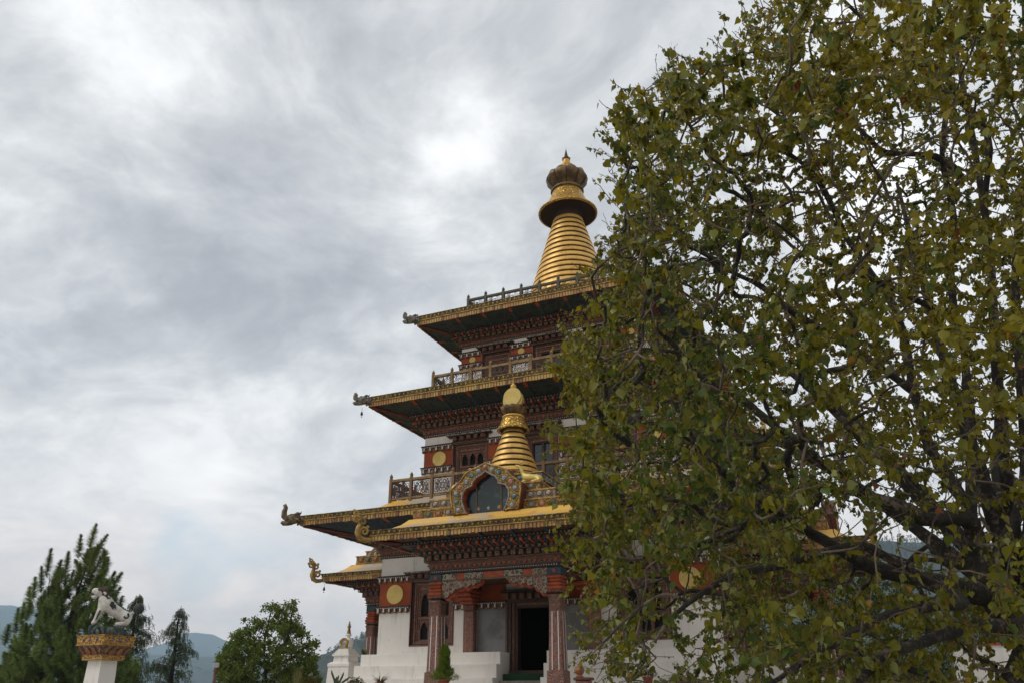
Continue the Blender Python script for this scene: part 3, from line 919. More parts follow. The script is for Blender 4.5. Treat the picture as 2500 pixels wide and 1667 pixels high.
def window(x0, x1, z0, z1, yw, cols, rows, head, arched=True, sill=True, glass='dark'):
    """recessed ornate window: nested carved frames, cusped lights, bracketed head"""
    mb = MB()
    zt = z1
    # maroon reveals
    mb.box(x0, x0 + 0.03, yw - 0.03, yw + 0.34, z0, zt, 'maroon')
    mb.box(x1 - 0.03, x1, yw - 0.03, yw + 0.34, z0, zt, 'maroon')
    mb.box(x0, x1, yw - 0.02, yw + 0.34, z0, z0 + 0.05, 'carved_fine')
    a, b, c, d = x0 + 0.03, x1 - 0.03, z0 + 0.05, zt
    for k, (w, dy, m) in enumerate(((0.06, 0.06, 'wood_dark'), (0.07, 0.10, 'carved_brown'), (0.06, 0.15, 'carved_fine'), (0.05, 0.19, 'carved_brown'))):
        mb.box(a, a + w, yw + dy, yw + 0.34, c, d, m)
        mb.box(b - w, b, yw + dy, yw + 0.34, c, d, m)
        mb.box(a + w, b - w, yw + dy, yw + 0.34, d - w, d, m)
        mb.box(a + w, b - w, yw + dy, yw + 0.34, c, c + w * 0.7, m)
        a += w; b -= w; c += w * 0.7; d -= w
    H = d - c
    zz = c
    for ri, fr in enumerate(rows):
        hh = H * fr
        for i in range(cols):
            xa = a + (b - a) * i / cols; xb = a + (b - a) * (i + 1) / cols
            if arched: arch_cell(mb, xa, xb, zz, zz + hh - 0.07, yw + 0.22, 'carved_fine')
            else:
                mb.box(xa, xa + 0.05, yw + 0.22, yw + 0.28, zz, zz + hh - 0.07, 'wood_dark')
                mb.box(xb - 0.05, xb, yw + 0.22, yw + 0.28, zz, zz + hh - 0.07, 'wood_dark')
                mb.box(xa + .05, xb - .05, yw + 0.22, yw + 0.28, zz + hh - 0.12, zz + hh - 0.07, 'wood_dark')
        mb.box(a, b, yw + 0.17, yw + 0.30, zz + hh - 0.07, zz + hh, 'carved_brown')
        zz += hh
    # head: bracket course, projecting above the opening
    e = 0.02
    mb.box(x0 - e, x1 + e, yw - 0.06, yw + 0.02, z1, z1 + head * 0.16, 'carved_fine')
    mb.box(x0 - e, x1 + e, yw - 0.10, yw + 0.02, z1 + head * 0.16, z1 + head * 0.26, 'wood_dark')
    n = max(3, int(round((x1 - x0) / 0.30)))
    for i in range(n):
        cx = x0 + (x1 - x0) * (i + 0.5) / n
        mb.box(cx - 0.08, cx + 0.08, yw - 0.22, yw + 0.01, z1 + head * 0.30, z1 + head * 0.72, 'dentil')
        mb.box(cx - 0.05, cx + 0.05, yw - 0.235, yw - 0.2, z1 + head * 0.36, z1 + head * 0.64, 'maroon')
    mb.box(x0 - e, x1 + e, yw - 0.03, yw + 0.01, z1 + head * 0.26, z1 + head * 0.76, 'maroon')
    mb.box(x0 - 0.16, x1 + 0.16, yw - 0.27, yw + 0.01, z1 + head * 0.76, z1 + head * 0.86, 'wood_dark')
    mb.box(x0 - 0.20, x1 + 0.20, yw - 0.30, yw + 0.01, z1 + head * 0.86, z1 + head, 'carved_cloud')
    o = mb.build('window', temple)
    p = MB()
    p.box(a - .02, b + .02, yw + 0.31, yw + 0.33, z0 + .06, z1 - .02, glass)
    p.build('pane', o)
    return o
for sgn in (-1, 1):
    xs = sorted((sgn * 4.85, sgn * 3.04))
    w = window(xs[0], xs[1], 3.31, 5.62, -HC, 3, (0.44, 0.56), 0.33)
    copies(w, (1, 2, 3))
    xs = sorted((sgn * 3.82, sgn * 2.25))
    w = window(xs[0], xs[1], 9.6, 11.18, -5.14, 3, (0.4, 0.6), 0.33)
    copies(w, (1, 2, 3))
    xs = sorted((sgn * 3.08, sgn * 1.74))
    w = window(xs[0], xs[1], 14.1, 15.46, -4.08, 3, (0.35, 0.65), 0.30, glass='window_glass')
    copies(w, (1, 2, 3))
w = window(-0.72, 0.72, 9.2, 11.18, -5.14, 2, (1.0,), 0.33, arched=False, glass='window_glass'); copies(w, (1, 2, 3))
w = window(-0.72, 0.72, 13.9, 15.46, -4.08, 2, (1.0,), 0.30, arched=False, glass='window_glass'); copies(w, (1, 2, 3))

# ---- dark cores (floors and rooms behind the openings) ------------------------------------------------------
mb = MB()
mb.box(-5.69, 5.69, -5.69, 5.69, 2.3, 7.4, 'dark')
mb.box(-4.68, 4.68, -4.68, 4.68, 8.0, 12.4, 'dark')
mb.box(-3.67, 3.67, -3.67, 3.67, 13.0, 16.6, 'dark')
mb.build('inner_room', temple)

# ---- corner beasts and scrolls --------------------------------------------------------------------------------
def beast(M, m, sc=1.0):
    mb = MB()
    t = MB()
    up = 1.0 if m == 'brass_dragon' else 0.45
    t.tube([(-0.25, 0, 0.02), (-0.1, 0, 0.0), (0.02, 0, 0.0)], [0.15, 0.17, 0.15], 10, m)
    t.tube([(0.0, 0, 0.0), (0.04, 0, 0.0)], [0.19, 0.19], 10, m)
    t.ellip((0.20, 0, 0.03), 0.23, 0.18, 0.18, m, 12, 8)
    t.tube([(0.27, 0, 0.05), (0.42, 0, 0.03), (0.50, 0, 0.10), (0.51, 0, 0.10 + .16 * up), (0.47, 0, 0.10 + .30 * up), (0.51, 0, 0.10 + .37 * up), (0.56, 0, 0.10 + .34 * up)], [0.13, 0.115, 0.105, 0.09, 0.075, 0.08, 0.04], 9, m)
    t.tube([(0.22, 0, -0.07), (0.38, 0, -0.13), (0.50, 0, -0.15), (0.58, 0, -0.10)], [0.11, 0.09, 0.08, 0.05], 8, m)
    for s in (-1, 1):
        t.ellip((0.29, 0.10 * s, 0.13), 0.055, 0.04, 0.05, m, 8, 6)
        t.tube([(0.18, 0.08 * s, 0.14), (0.08, 0.12 * s, 0.22), (-0.03, 0.13 * s, 0.21), (-0.05, 0.12 * s, 0.28)], [0.05, 0.045, 0.03, 0.012], 7, m)
        t.tube([(0.12, 0.13 * s, 0.02), (0.02, 0.19 * s, -0.03), (-0.04, 0.18 * s, -0.13)], [0.05, 0.035, 0.01], 6, m)
        for q in range(3):
            t.tube([(0.36 + q * 0.06, 0.045 * s, -0.03), (0.37 + q * 0.06, 0.045 * s, -0.09)], [0.018, 0.004], 5, 'dots')
    t.tube([(0.10, 0, 0.16), (0.04, 0, 0.25), (-0.05, 0, 0.26)], [0.05, 0.035, 0.01], 6, m)
    mb.join(t, M @ Matrix.Scale(sc, 4))
    return mb.build('corner_beast')
def spiral(mb, cx, cz, r, a0, turns, w, m, ccw=1, n=22):
    pts = []; rad = []
    for i in range(n):
        f = i / (n - 1)
        a = a0 + ccw * turns * 2 * PI * f
        rr = r * (1 - 0.86 * f)
        pts.append((cx + rr * math.cos(a), 0, cz + rr * math.sin(a))); rad.append(w * (1 - 0.35 * f))
    mb.tube(pts, rad, 8, m, True, 1.0)
def scroll(M, sc=1.0):
    t = MB(); m = 'gold_dull'
    t.tube([(-0.12, 0, 0.0), (0.05, 0, -0.06), (0.22, 0, -0.08), (0.38, 0, 0.0), (0.45, 0, 0.16), (0.42, 0, 0.34), (0.36, 0, 0.46)], [0.06, 0.08, 0.095, 0.10, 0.095, 0.08, 0.07], 10, m)
    spiral(t, 0.22, 0.20, 0.17, R(-60), 1.5, 0.055, m, 1)
    spiral(t, 0.30, 0.52, 0.14, R(-40), 1.4, 0.05, m, 1)
    spiral(t, 0.50, 0.58, 0.14, R(200), 1.4, 0.05, m, -1)
    spiral(t, 0.52, 0.80, 0.09, R(-90), 1.2, 0.04, m, 1, 16)
    for (x, z, r) in ((0.12, 0.36, 0.06), (0.22, 0.66, 0.06), (0.62, 0.66, 0.06), (0.44, 0.74, 0.07), (0.60, 0.88, 0.05), (0.36, 0.68, 0.05)):
        t.ellip((x, 0, z), r, 0.045, r, m, 8, 6)
    mb = MB(); mb.join(t, M @ Matrix.Scale(sc, 4))
    return mb.build('corner_scroll')

# ---- cornices and roofs ---------------------------------------------------------------------------------------
TIERS = [  # wall r, cornice z0, z1, ot, eave r, eave z0, z1, roof profile (absolute r, z)
    (HC, 6.55, 7.42, 0.80, 8.49, 7.62, 7.97, [(8.44, 7.98), (7.6, 8.06), (6.62, 8.38), (6.10, 8.78), (6.10, 8.82), (4.9, 8.86)]),
    (5.14, 11.60, 12.46, 0.60, 6.89, 12.67, 13.07, [(6.84, 13.08), (5.6, 13.24), (4.9, 13.42), (3.9, 13.46)]),
    (4.08, 15.88, 16.52, 0.46, 5.57, 16.66, 17.07, [(5.52, 17.08), (4.4, 17.22), (3.95, 17.36), (0.3, 17.42)]),
]
beasts = []
for ti, (r, z0, z1, ot, re, e0, e1, rp) in enumerate(TIERS):
    g = sq(r)
    mb = MB()
    cornice(mb, g, z0, z1, ot, 0.9 if ti else 1.0)
    mb.build('cornice', temple)
    mb = MB()
    q = 0.70710678
    eave(mb, g, ot - 0.05, z1 + 0.005, re - r, e0, e1, [(a - r, b) for a, b in rp], hips=[(-r, -r, -1, -1), (r, -r, 1, -1), (r, r, 1, 1), (-r, r, -1, 1)], gap=1.25)
    roof = mb.build('roof', temple)
    for k in range(4):
        ang = -PI * 0.75 + k * PI / 2
        M = Matrix.Translation((math.cos(ang) * (re + 0.02) * 1.4142, math.sin(ang) * (re + 0.02) * 1.4142, (e0 + e1) / 2 + 0.02)) @ Matrix.Rotation(ang, 4, 'Z')
        o = beast(M, 'brass_dragon' if ti == 0 else 'dragon', 1.1 if ti == 0 else 1.0)
        o.parent = roof

# ---- railings --------------------------------------------------------------------------------------------------
def strip(mb, a, b, w, y, m, th=0.014):
    a = Vector((a[0], 0, a[1])); b = Vector((b[0], 0, b[1])); d = b - a
    if d.length < 1e-5: return
    n = Vector((-d.z, 0, d.x)).normalized() * w * 0.5
    vs = [(p.x, y + s, p.z) for s in (-th, th) for p in (a - n, b - n, b + n, a + n)]
    mb.add(vs, [(0, 1, 2, 3), (7, 6, 5, 4), (0, 4, 5, 1), (2, 6, 7, 3)], m)
def clipline(p, d, x0, x1, z0, z1):
    t0, t1 = -1e9, 1e9
    for o, dd, a, b in ((p[0], d[0], x0, x1), (p[1], d[1], z0, z1)):
        if abs(dd) < 1e-9:
            if o < a or o > b: return None
            continue
        u, v = (a - o) / dd, (b - o) / dd
        if u > v: u, v = v, u
        t0 = max(t0, u); t1 = min(t1, v)
    if t1 - t0 < 0.02: return None
    return t0, t1
def panel(x0, x1, z0, z1, y, kind):
    mb = MB(); m = 'lattice'; w = 0.016
    cx, cz = (x0 + x1) / 2, (z0 + z1) / 2
    H = z1 - z0
    for a, b in (((x0, z0), (x1, z0)), ((x0, z1), (x1, z1)), ((x0, z0), (x0, z1)), ((x1, z0), (x1, z1))):
        strip(mb, a, b, 0.02, y, m)
    def arc(cx, cz, r, a0, a1, n=14):
        pr = None
        for i in range(n + 1):
            a = a0 + (a1 - a0) * i / n
            p = (cx + r * math.cos(a), cz + r * math.sin(a))
            if pr and x0 <= p[0] <= x1 and z0 <= p[1] <= z1 and x0 <= pr[0] <= x1 and z0 <= pr[1] <= z1:
                strip(mb, pr, p, w, y, m)
            pr = p
    if kind == 0:      # concentric circle with small circles and corner key pattern
        for r in (0.50, 0.40, 0.16, 0.08):
            arc(cx, cz, r * H, 0, 2 * PI, 26)
        for k in range(6):
            a = k * PI / 3
            arc(cx + 0.28 * H * math.cos(a), cz + 0.28 * H * math.sin(a), 0.105 * H, 0, 2 * PI, 12)
        for sx in (-1, 1):
            for sz in (-1, 1):
                for q in (0.06, 0.13, 0.20):
                    X = cx + sx * ((x1 - x0) / 2 - q); Zc = cz + sz * (H / 2 - q)
                    strip(mb, (X, Zc), (X - sx * 0.13, Zc), w, y, m); strip(mb, (X, Zc), (X, Zc - sz * 0.16), w, y, m)
                    strip(mb, (X - sx * 0.13, Zc), (X - sx * 0.13, Zc - sz * 0.05), w, y, m)
    elif kind == 1:    # broken diagonals with small scrolls
        n = 13
        for i in range(-n, n):
            p = (cx + i * 0.085, cz); d = (0.62, 0.78)
            r = clipline(p, d, x0, x1, z0, z1)
            if not r: continue
            t = r[0] + 0.02 + (0.14 if i % 2 else 0)
            while t < r[1] - 0.04:
                e = min(t + 0.22, r[1])
                strip(mb, (p[0] + d[0] * t, p[1] + d[1] * t), (p[0] + d[0] * e, p[1] + d[1] * e), w, y, m)
                if (i % 3) == 0:
                    strip(mb, (p[0] + d[0] * e, p[1] + d[1] * e), (min(x1, p[0] + d[0] * e + 0.06), max(z0, p[1] + d[1] * e - 0.07)), w, y, m)
                t = e + 0.07
        arc(x0 + 0.1, z1 - 0.1, 0.06, 0, 2 * PI, 10); arc(x1 - 0.1, z1 - 0.1, 0.06, 0, 2 * PI, 10)
    else:              # fans of quarter circles and a star
        for sx in (-1, 1):
            for r in (0.3, 0.42, 0.52):
                arc(cx + sx * (x1 - x0) / 2, z0, r * H * 1.15, 0, PI, 18)
                arc(cx + sx * (x1 - x0) / 2, z1, r * H * 0.8, PI, 2 * PI, 18)
        arc(cx, cz, 0.30 * H, 0, 2 * PI, 18)
        for k in range(6):
            a = k * PI / 3 + 0.3
            strip(mb, (cx, cz), (cx + 0.3 * H * math.cos(a), cz + 0.3 * H * math.sin(a)), w, y, m)
    return mb
def railing(r, z0, z1, n, kind, mrail, mpost):
    y = -r
    mb = MB()
    mb.bbox(-r, r, y - 0.045, y + 0.045, z1 - 0.13, z1 - 0.02, mrail, 0.012)
    mb.bbox(-r, r, y - 0.035, y + 0.035, z0 + 0.02, z0 + 0.10, mrail, 0.010)
    o = mb.build('railing', temple)
    base_post = base_panel = None
    for i in range(n):
        x = -r + 2 * r * i / n
        if base_post is None:
            p = MB()
            p.bbox(-0.06, 0.06, -0.06, 0.06, z0 - 0.12, z1 + 0.03, mpost, 0.014)
            p.lathe([(0.035, z1 + 0.03), (0.065, z1 + 0.07), (0.07, z1 + 0.11), (0.045, z1 + 0.16), (0.012, z1 + 0.22)], (0, 0, 0), 10, mpost)
            base_post = p.build('post', o)
            c = base_post
        else:
            c = base_post.copy(); COL.objects.link(c); c.parent = o
        c.location = (x, y, 0)
        L = 2 * r / n
        if base_panel is None:
            base_panel = panel(0.08, L - 0.08, z0 + 0.12, z1 - 0.15, 0, kind).build('lattice_panel', o)
            c = base_panel
        else:
            c = base_panel.copy(); COL.objects.link(c); c.parent = o
        c.location = (x, y, 0)
    copies(o, ())
    for k in (1, 2, 3):
        c = o.copy(); COL.objects.link(c); c.parent = temple; c.rotation_euler = (0, 0, k * PI / 2)
        for ch in list(o.children):
            d = ch.copy(); COL.objects.link(d); d.parent = c
railing(6.08, 8.84, 9.72, 13, 0, 'rail_wood', 'rail_red')
railing(4.97, 13.60, 14.48, 11, 1, 'rail_wood', 'rail_wood')
railing(3.91, 17.55, 18.42, 9, 2, 'rail_green', 'rail_green')

# ---- spires ----------------------------------------------------------------------------------------------------
def ringed_cone(mb, c, z0, r0, z1, r1, n, gap, seg=48):
    prof_all = []
    for i in range(n):
        f0 = i / n; f1 = (i + 1) / n
        za = z0 + (z1 - z0) * f0; zb = z0 + (z1 - z0) * f1
        ra = r0 + (r1 - r0) * f0; rb = r0 + (r1 - r0) * f1
        h = zb - za
        rm = ra + (rb - ra) * gap
        prof = [(ra * 0.93, za + h * gap), (rm * 1.0, za + h * (gap + 0.015)), (rb + (ra - rb) * .04, zb - h * 0.04), (rb * 0.95, zb)]
        prof = [prof[0], prof[1], (prof[1][0], prof[1][1] + 0.002), prof[2], (prof[2][0] - 0.002, prof[2][1] + 0.002), prof[3]]
        mb.lathe(prof, c, seg, 'gold_metal', True)
        mb.lathe([(ra * 0.94, za - 0.01), (ra * 0.925, za + h * gap + 0.01)], c, seg, 'band_gap', True)
def big_spire():
    c = (-0.37, 0.0, 0)
    root = bpy.data.objects.new('spire', None); COL.objects.link(root); root.parent = temple
    mb = MB()
    mb.lathe([(2.75, 17.35), (2.75, 17.75), (2.6, 17.8), (2.6, 18.1), (2.45, 18.15)], c, 48, 'gold_carved', False)
    mb.build('base_drum', root)
    mb = MB(); ringed_cone(mb, c, 18.15, 2.42, 23.95, 0.76, 18, 0.36, 56); mb.build('ringed_cone', root)
    mb = MB()
    mb.lathe([(0.66, 23.9), (0.70, 24.35), (0.9, 24.5), (1.30, 24.38), (1.40, 24.34)], c, 56, 'band_gap', True, cap=False)
    mb.lathe([(1.40, 24.33), (1.49, 24.36), (1.50, 24.42), (1.42, 24.48), (1.22, 24.68), (1.02, 25.0), (0.86, 25.35), (0.76, 25.66)], c, 56, 'gold_hammered', True, cap=False)
    mb.build('canopy_bell', root)
    mb = MB()
    mb.tube([(c[0] + 0.77 * math.cos(a), c[1] + 0.77 * math.sin(a), 25.72) for a in [2 * PI * i / 40 for i in range(41)]], 0.085, 10, 'gold_old')
    mb.lathe([(0.68, 25.6), (0.70, 25.95)], c, 40, 'gold_old', True)
    mb.build('collar', root)
    # lotus crown with scalloped rim
    mb = MB()
    n = 96; prof = [(0.66, 25.86), (0.74, 25.98), (0.90, 26.16), (1.03, 26.33), (1.07, 26.43), (0.98, 26.62), (0.92, 26.60), (0.8, 26.56), (0.3, 26.7)]
    vs = []; fs = []
    for k, (r, z) in enumerate(prof):
        for i in range(n):
            a = 2 * PI * i / n
            s = abs(math.sin(a * 5))
            am = [0, 0.008, 0.012, 0.015, 0.015, 0.02, 0.02, 0, 0][k]
            zz = z + (0.11 * s if k in (5, 6) else 0.04 * s if k == 4 else 0)
            rr = r * (1 - am + am * 1.6 * s)
            vs.append((c[0] + rr * math.cos(a), c[1] + rr * math.sin(a), zz))
    for k in range(len(prof) - 1):
        for i in range(n):
            j = (i + 1) % n
            fs.append((k * n + i, k * n + j, (k + 1) * n + j, (k + 1) * n + i))
    mb.add(vs, fs, 'gold_old', True)
    for i in range(10):
        a = 2 * PI * i / 10
        mb.tube([(c[0] + r * 1.004 * math.cos(a), c[1] + r * 1.004 * math.sin(a), z) for r, z in prof[:6]], 0.022, 5, 'band_gap')
    mb.build('lotus_crown', root)
    mb = MB()
    mb.lathe([(0.30, 26.6), (0.26, 27.08)], c, 20, 'gold_old')
    for i in range(12):
        a = 2 * PI * i / 12
        mb.ellip((c[0] + 0.30 * math.cos(a), c[1] + 0.30 * math.sin(a), 27.16), 0.10, 0.10, 0.10, 'gold_metal', 8, 6)
    mb.lathe([(0.34, 27.2), (0.38, 27.30), (0.22, 27.36), (0.20, 27.38), (0.225, 27.42), (0.18, 27.66), (0.165, 27.70), (0.165, 27.74)], c, 24, 'gold_metal')
    mb.lathe([(0.12, 27.72), (0.20, 27.75), (0.22, 27.80), (0.13, 27.86), (0.09, 27.88)], c, 16, 'gold_old', True, lobes=8, amp=0.1)
    for i in range(5):
        z = 27.88 + i * 0.088; r = 0.105 - i * 0.016
        mb.lathe([(r * 0.7, z), (r, z + 0.03), (r * 0.95, z + 0.06), (r * 0.6, z + 0.088)], c, 14, 'gold_old')
    mb.lathe([(0.02, 28.3), (0.035, 28.36), (0.012, 28.45), (0.005, 28.56)], c, 10, 'gold_metal')
    mb.build('finial', root)
big_spire()

# ---- porch (one module, repeated on four sides) ---------------------------------------------------------------------
Yt = lambda t: t - HC
def porch_parts():
    out = []
    # pillars
    for s in (-1, 1):
        mb = MB(); cx = 2.05 * s; cy = Yt(-3.0)
        def taper(z0, w0, z1, w1, m, ch=0.05):
            vs = []
            for z, w in ((z0, w0), (z1, w1)):
                vs += [(cx - w + ch, cy - w, z), (cx + w - ch, cy - w, z), (cx + w, cy - w + ch, z), (cx + w, cy + w - ch, z), (cx + w - ch, cy + w, z), (cx - w + ch, cy + w, z), (cx - w, cy + w - ch, z), (cx - w, cy - w + ch, z)]
            mb.add(vs, [(7, 6, 5, 4, 3, 2, 1, 0), tuple(range(8, 16))] + [(i, (i + 1) % 8, 8 + (i + 1) % 8, 8 + i) for i in range(8)], m)
        taper(0.0, 0.34, 1.5, 0.32, 'plaster')
        taper(1.5, 0.29, 2.32, 0.27, 'carved_pillar', 0.03)
        taper(2.32, 0.235, 4.05, 0.20, 'carved_pillar')
        taper(4.05, 0.205, 4.42, 0.215, 'carved_fine')
        for k in (-1, 1):          # white lining strips on the faces
            for M in [Matrix.Translation((cx, cy, 0)) @ Matrix.Rotation(q * PI / 2, 4, 'Z') for q in range(4)]:
                V = Vector
                a = 0.105 * k
                vs = [M @ V((a - .012, -0.243, 2.34)), M @ V((a + .012, -0.243, 2.34)), M @ V((a * .88 + .012, -0.209, 4.0)), M @ V((a * .88 - .012, -0.209, 4.0)),
                      M @ V((a - .008, -0.22, 2.34)), M @ V((a + .008, -0.22, 2.34)), M @ V((a * .88 + .008, -0.19, 4.0)), M @ V((a * .88 - .008, -0.19, 4.0))]
                mb.add(vs, [(0, 1, 2, 3), (1, 5, 6, 2), (0, 3, 7, 4)], 'dots')
        o = mb.build('pillar', temple)
        cap = MB()
        def b(w, z0, z1, m, bl=0.03): cap.bbox(cx - w, cx + w, cy - w, cy + w, z0, z1, m, bl)
        b(0.235, 4.42, 4.50, 'carved_brown'); b(0.215, 4.50, 4.56, 'wood_dark'); b(0.25, 4.56, 4.63, 'carved_brown')
        b(0.26, 4.63, 4.76, 'orange', .04); b(0.235, 4.76, 4.86, 'orange', .03); b(0.225, 4.86, 4.98, 'orange', .05); b(0.24, 4.98, 5.08, 'orange', .03)
        b(0.225, 5.08, 5.32, 'blue_corbel', .02)
        cap.box(cx - 0.05, cx + 0.05, cy - 0.235, cy - 0.21, 5.15, 5.25, 'orange')
        cap.build('capital', o)
        out.append(o)
        # pilaster on the wall
        mb = MB(); cx2 = 2.30 * s
        mb.bbox(cx2 - 0.21, cx2 + 0.21, Yt(-0.30), Yt(0.0) - 0.02, 3.02, 4.45, 'carved_pillar', 0.03)
        for k in (-0.1, 0.1): mb.box(cx2 + k - .008, cx2 + k + .008, Yt(-0.308), Yt(-0.29), 3.05, 4.2, 'pink')
        mb.bbox(cx2 - 0.235, cx2 + 0.235, Yt(-0.34), Yt(-0.02), 4.45, 4.66, 'carved_fine', 0.03)
        for i, (w, d) in enumerate(((0.26, 0.42), (0.30, 0.62), (0.36, 0.9), (0.42, 1.2))):
            mb.bbox(cx2 - w, cx2 + w, Yt(-0.05) - d, Yt(-0.03), 4.66 + i * 0.12, 4.78 + i * 0.12 - 0.004, 'orange', 0.025)
        out.append(mb.build('pilaster', temple))
    # beams
    mb = MB()
    yb0, yb1 = Yt(-3.19), Yt(-2.81)
    mb.box(-2.2, 2.2, yb0 + 0.02, yb1, 5.10, 5.325, 'wood_dark')
    for s in (-1, 1): mb.box(s * 2.05 - 0.17, s * 2.05 + 0.17, yb1, Yt(-0.14), 5.13, 5.325, 'maroon')
    cols = ['carved_cloud', 'orange', 'carved_cloud', 'orange', 'carved_cloud', 'orange', 'carved_cloud']
    xs = [-1.82, -1.32, -1.02, -0.36, 0.36, 1.02, 1.32, 1.82]
    for i, m in enumerate(cols): mb.box(xs[i] + 0.004, xs[i + 1] - 0.004, yb0 + (-0.004 if i % 2 == 0 else 0.005), yb0 + 0.03, 5.125, 5.31, m)
    mb.box(-2.2, 2.2, yb0 - 0.012, yb0 + 0.03, 5.075, 5.115, 'ochre_block')
    out.append(mb.build('beam', temple))
    # cloud brackets under the beam
    prof = [(-1.82, 5.07), (-0.42, 5.07), (-0.50, 5.00), (-0.62, 4.98), (-0.68, 4.90), (-0.82, 4.93), (-0.94, 4.84), (-1.08, 4.90), (-1.20, 4.80), (-1.34, 4.84), (-1.44, 4.70), (-1.56, 4.66), (-1.62, 4.56), (-1.76, 4.55), (-1.82, 4.62)]
    for s in (-1, 1):
        mb = MB()
        P = [(x * -s if s > 0 else x, z) for x, z in prof]
        P = [(x, z) for x, z in prof] if s < 0 else [(-x, z) for x, z in prof][::-1]
        mb.prism(P, yb0 + 0.01, yb0 + 0.09, 'carved_cloud', mside='orange')
        # scroll relief lines on the bracket
        for q, (x, z, r) in enumerate(((-1.62, 4.82, .13), (-1.35, 4.93, .09), (-1.08, 4.99, .07), (-0.82, 5.01, .055), (-1.55, 5.0, .06))):
            pts = []
            for i in range(16):
                a = q + i * 0.62; rr = r * (1 - i / 18)
                pts.append(((x + rr * math.cos(a)) * (1 if s < 0 else -1), yb0 + 0.005, z + rr * math.sin(a)))
            mb.tube(pts, 0.011, 4, 'pink', False)
        mb.prism([(x * (1 if s < 0 else -1) * 0.98, z - 0.07 if z < 5.06 else z) for x, z in (prof if s < 0 else prof[::-1])], yb0 + 0.13, yb0 + 0.30, 'orange')
        out.append(mb.build('arch_bracket', temple))
    # entablature
    mb = MB()
    cornice(mb, porch_ring, 5.33, 6.26, 0.80, 1.0)
    mb.add([(-PX, -HC, 5.34), (PX, -HC, 5.34), (PX, PYF, 5.34), (-PX, PYF, 5.34)], [(0, 1, 2, 3)], 'soffit_red')
    out.append(mb.build('porch_cornice', temple))
    # roof
    mb = MB()
    eave(mb, porch_ring, 0.76, 6.262, 1.47, 6.27, 6.60, [(1.42, 6.61), (1.05, 6.70), (0.78, 6.86), (0.60, 7.05), (-1.2, 7.06)], 'soffit_red', 1.1, hips=[(-PX, PYF, -1, -1), (PX, PYF, 1, -1)])
    mb.box(-PX - 0.5, PX + 0.5, PYF - 0.4, -HC, 6.9, 7.055, 'roof_gold')
    roof = mb.build('porch_roof', temple)
    for s in (-1, 1):
        ang = -PI / 2 + s * PI / 4
        M = Matrix.Translation((s * (PX + 1.47), PYF - 1.47, 6.36)) @ Matrix.Rotation(ang, 4, 'Z')
        scroll(M, 0.98).parent = roof
    out.append(roof)
    # stepped gable block and arched frontispiece
    mb = MB()
    def tier(hw, y0, y1, z0, z1, m, mledge, rad, kinds, gap):
        mb.box(-hw, hw, y0, y1, z0, z1 - 0.05, m)
        mb.box(-hw - 0.035, hw + 0.035, y0 - 0.035, y1, z1 - 0.05, z1, mledge)
        mb.box(-hw - 0.02, hw + 0.02, y0 - 0.02, y1, z0, z0 + 0.035, mledge)
        zc = (z0 + z1) / 2 - 0.01
        g = Ring(lambda o: [(-hw - o, y1), (-hw - o, y0 - o), (hw + o, y0 - o), (hw + o, y1)], False)
        for M, i in g.along(0.0, gap, 0.05):
            mm = kinds[i % len(kinds)]
            R2 = M @ Matrix.Translation((0, 0, zc)) @ Matrix.Rotation(PI / 2, 4, 'X')
            mb.lathe([(rad * 0.72, 0.0), (rad * 0.72, 0.03), (rad * 0.30, 0.055)], (0, 0, 0), 12, mm, True, R2)
            pts = [tuple(R2 @ Vector((rad * math.cos(a), rad * math.sin(a), 0.02))) for a in [2 * PI * q / 12 for q in range(13)]]
            mb.tube(pts, rad * 0.13, 5, 'gold_dull')
            pts = [tuple(R2 @ Vector((rad * .62 * (1 - q / 10) * math.cos(q * .8), rad * .62 * (1 - q / 10) * math.sin(q * .8), 0.05))) for q in range(9)]
            mb.tube(pts, rad * 0.09, 4, 'dots' if mm == 'greystone' else 'gold_dull')
    yb = Yt(0.0) - 0.02
    tier(2.80, Yt(-3.55), yb, 7.06, 7.42, 'gold_carved', 'gold_dull', 0.135, ['pink', 'teal', 'pink', 'greyblue'], 0.37)
    tier(2.22, Yt(-3.45), yb, 7.425, 7.73, 'greystone', 'gold_dull', 0.12, ['greystone'], 0.30)
    tier(1.68, Yt(-3.35), yb, 7.735, 8.03, 'gold_carved', 'gold_dull', 0.11, ['greyblue', 'pink', 'teal'], 0.46)
    mb.box(-1.50, 1.50, Yt(-2.72), yb, 8.03, 8.22, 'maroon')
    mb.box(-1.56, 1.56, Yt(-2.77), yb, 8.22, 8.27, 'gold_dull')
    mb.box(-1.45, 1.45, Yt(-2.62), yb, 8.27, 8.50, 'greyblue')
    mb.box(-1.52, 1.52, Yt(-2.69), yb, 8.50, 8.54, 'gold_dull')
    g = Ring(lambda o: [(-1.45 - o, yb), (-1.45 - o, Yt(-2.62) - o), (1.45 + o, Yt(-2.62) - o), (1.45 + o, yb)], False)
    for M, i in g.along(0.0, 0.2, 0.05):       # standing petals
        V = Vector
        mb.add([M @ V((-.09, -.01, 8.28)), M @ V((.09, -.01, 8.28)), M @ V((.09, -.05, 8.40)), M @ V((0, -.04, 8.49)), M @ V((-.09, -.05, 8.40)), M @ V((0, -.075, 8.36))],
               [(0, 1, 5), (1, 2, 5), (2, 3, 5), (3, 4, 5), (4, 0, 5)], 'greyblue' if i % 2 else 'teal')
    stepped = mb.build('stepped_base', temple)
    out.append(stepped)
    mb = MB()
    outer = [(-1.16, 7.06), (-1.22, 7.35), (-1.26, 7.66), (-1.27, 7.90), (-1.08, 8.04), (-0.92, 8.16), (-0.76, 8.38), (-0.54, 8.50), (-0.27, 8.57), (0, 8.68)]
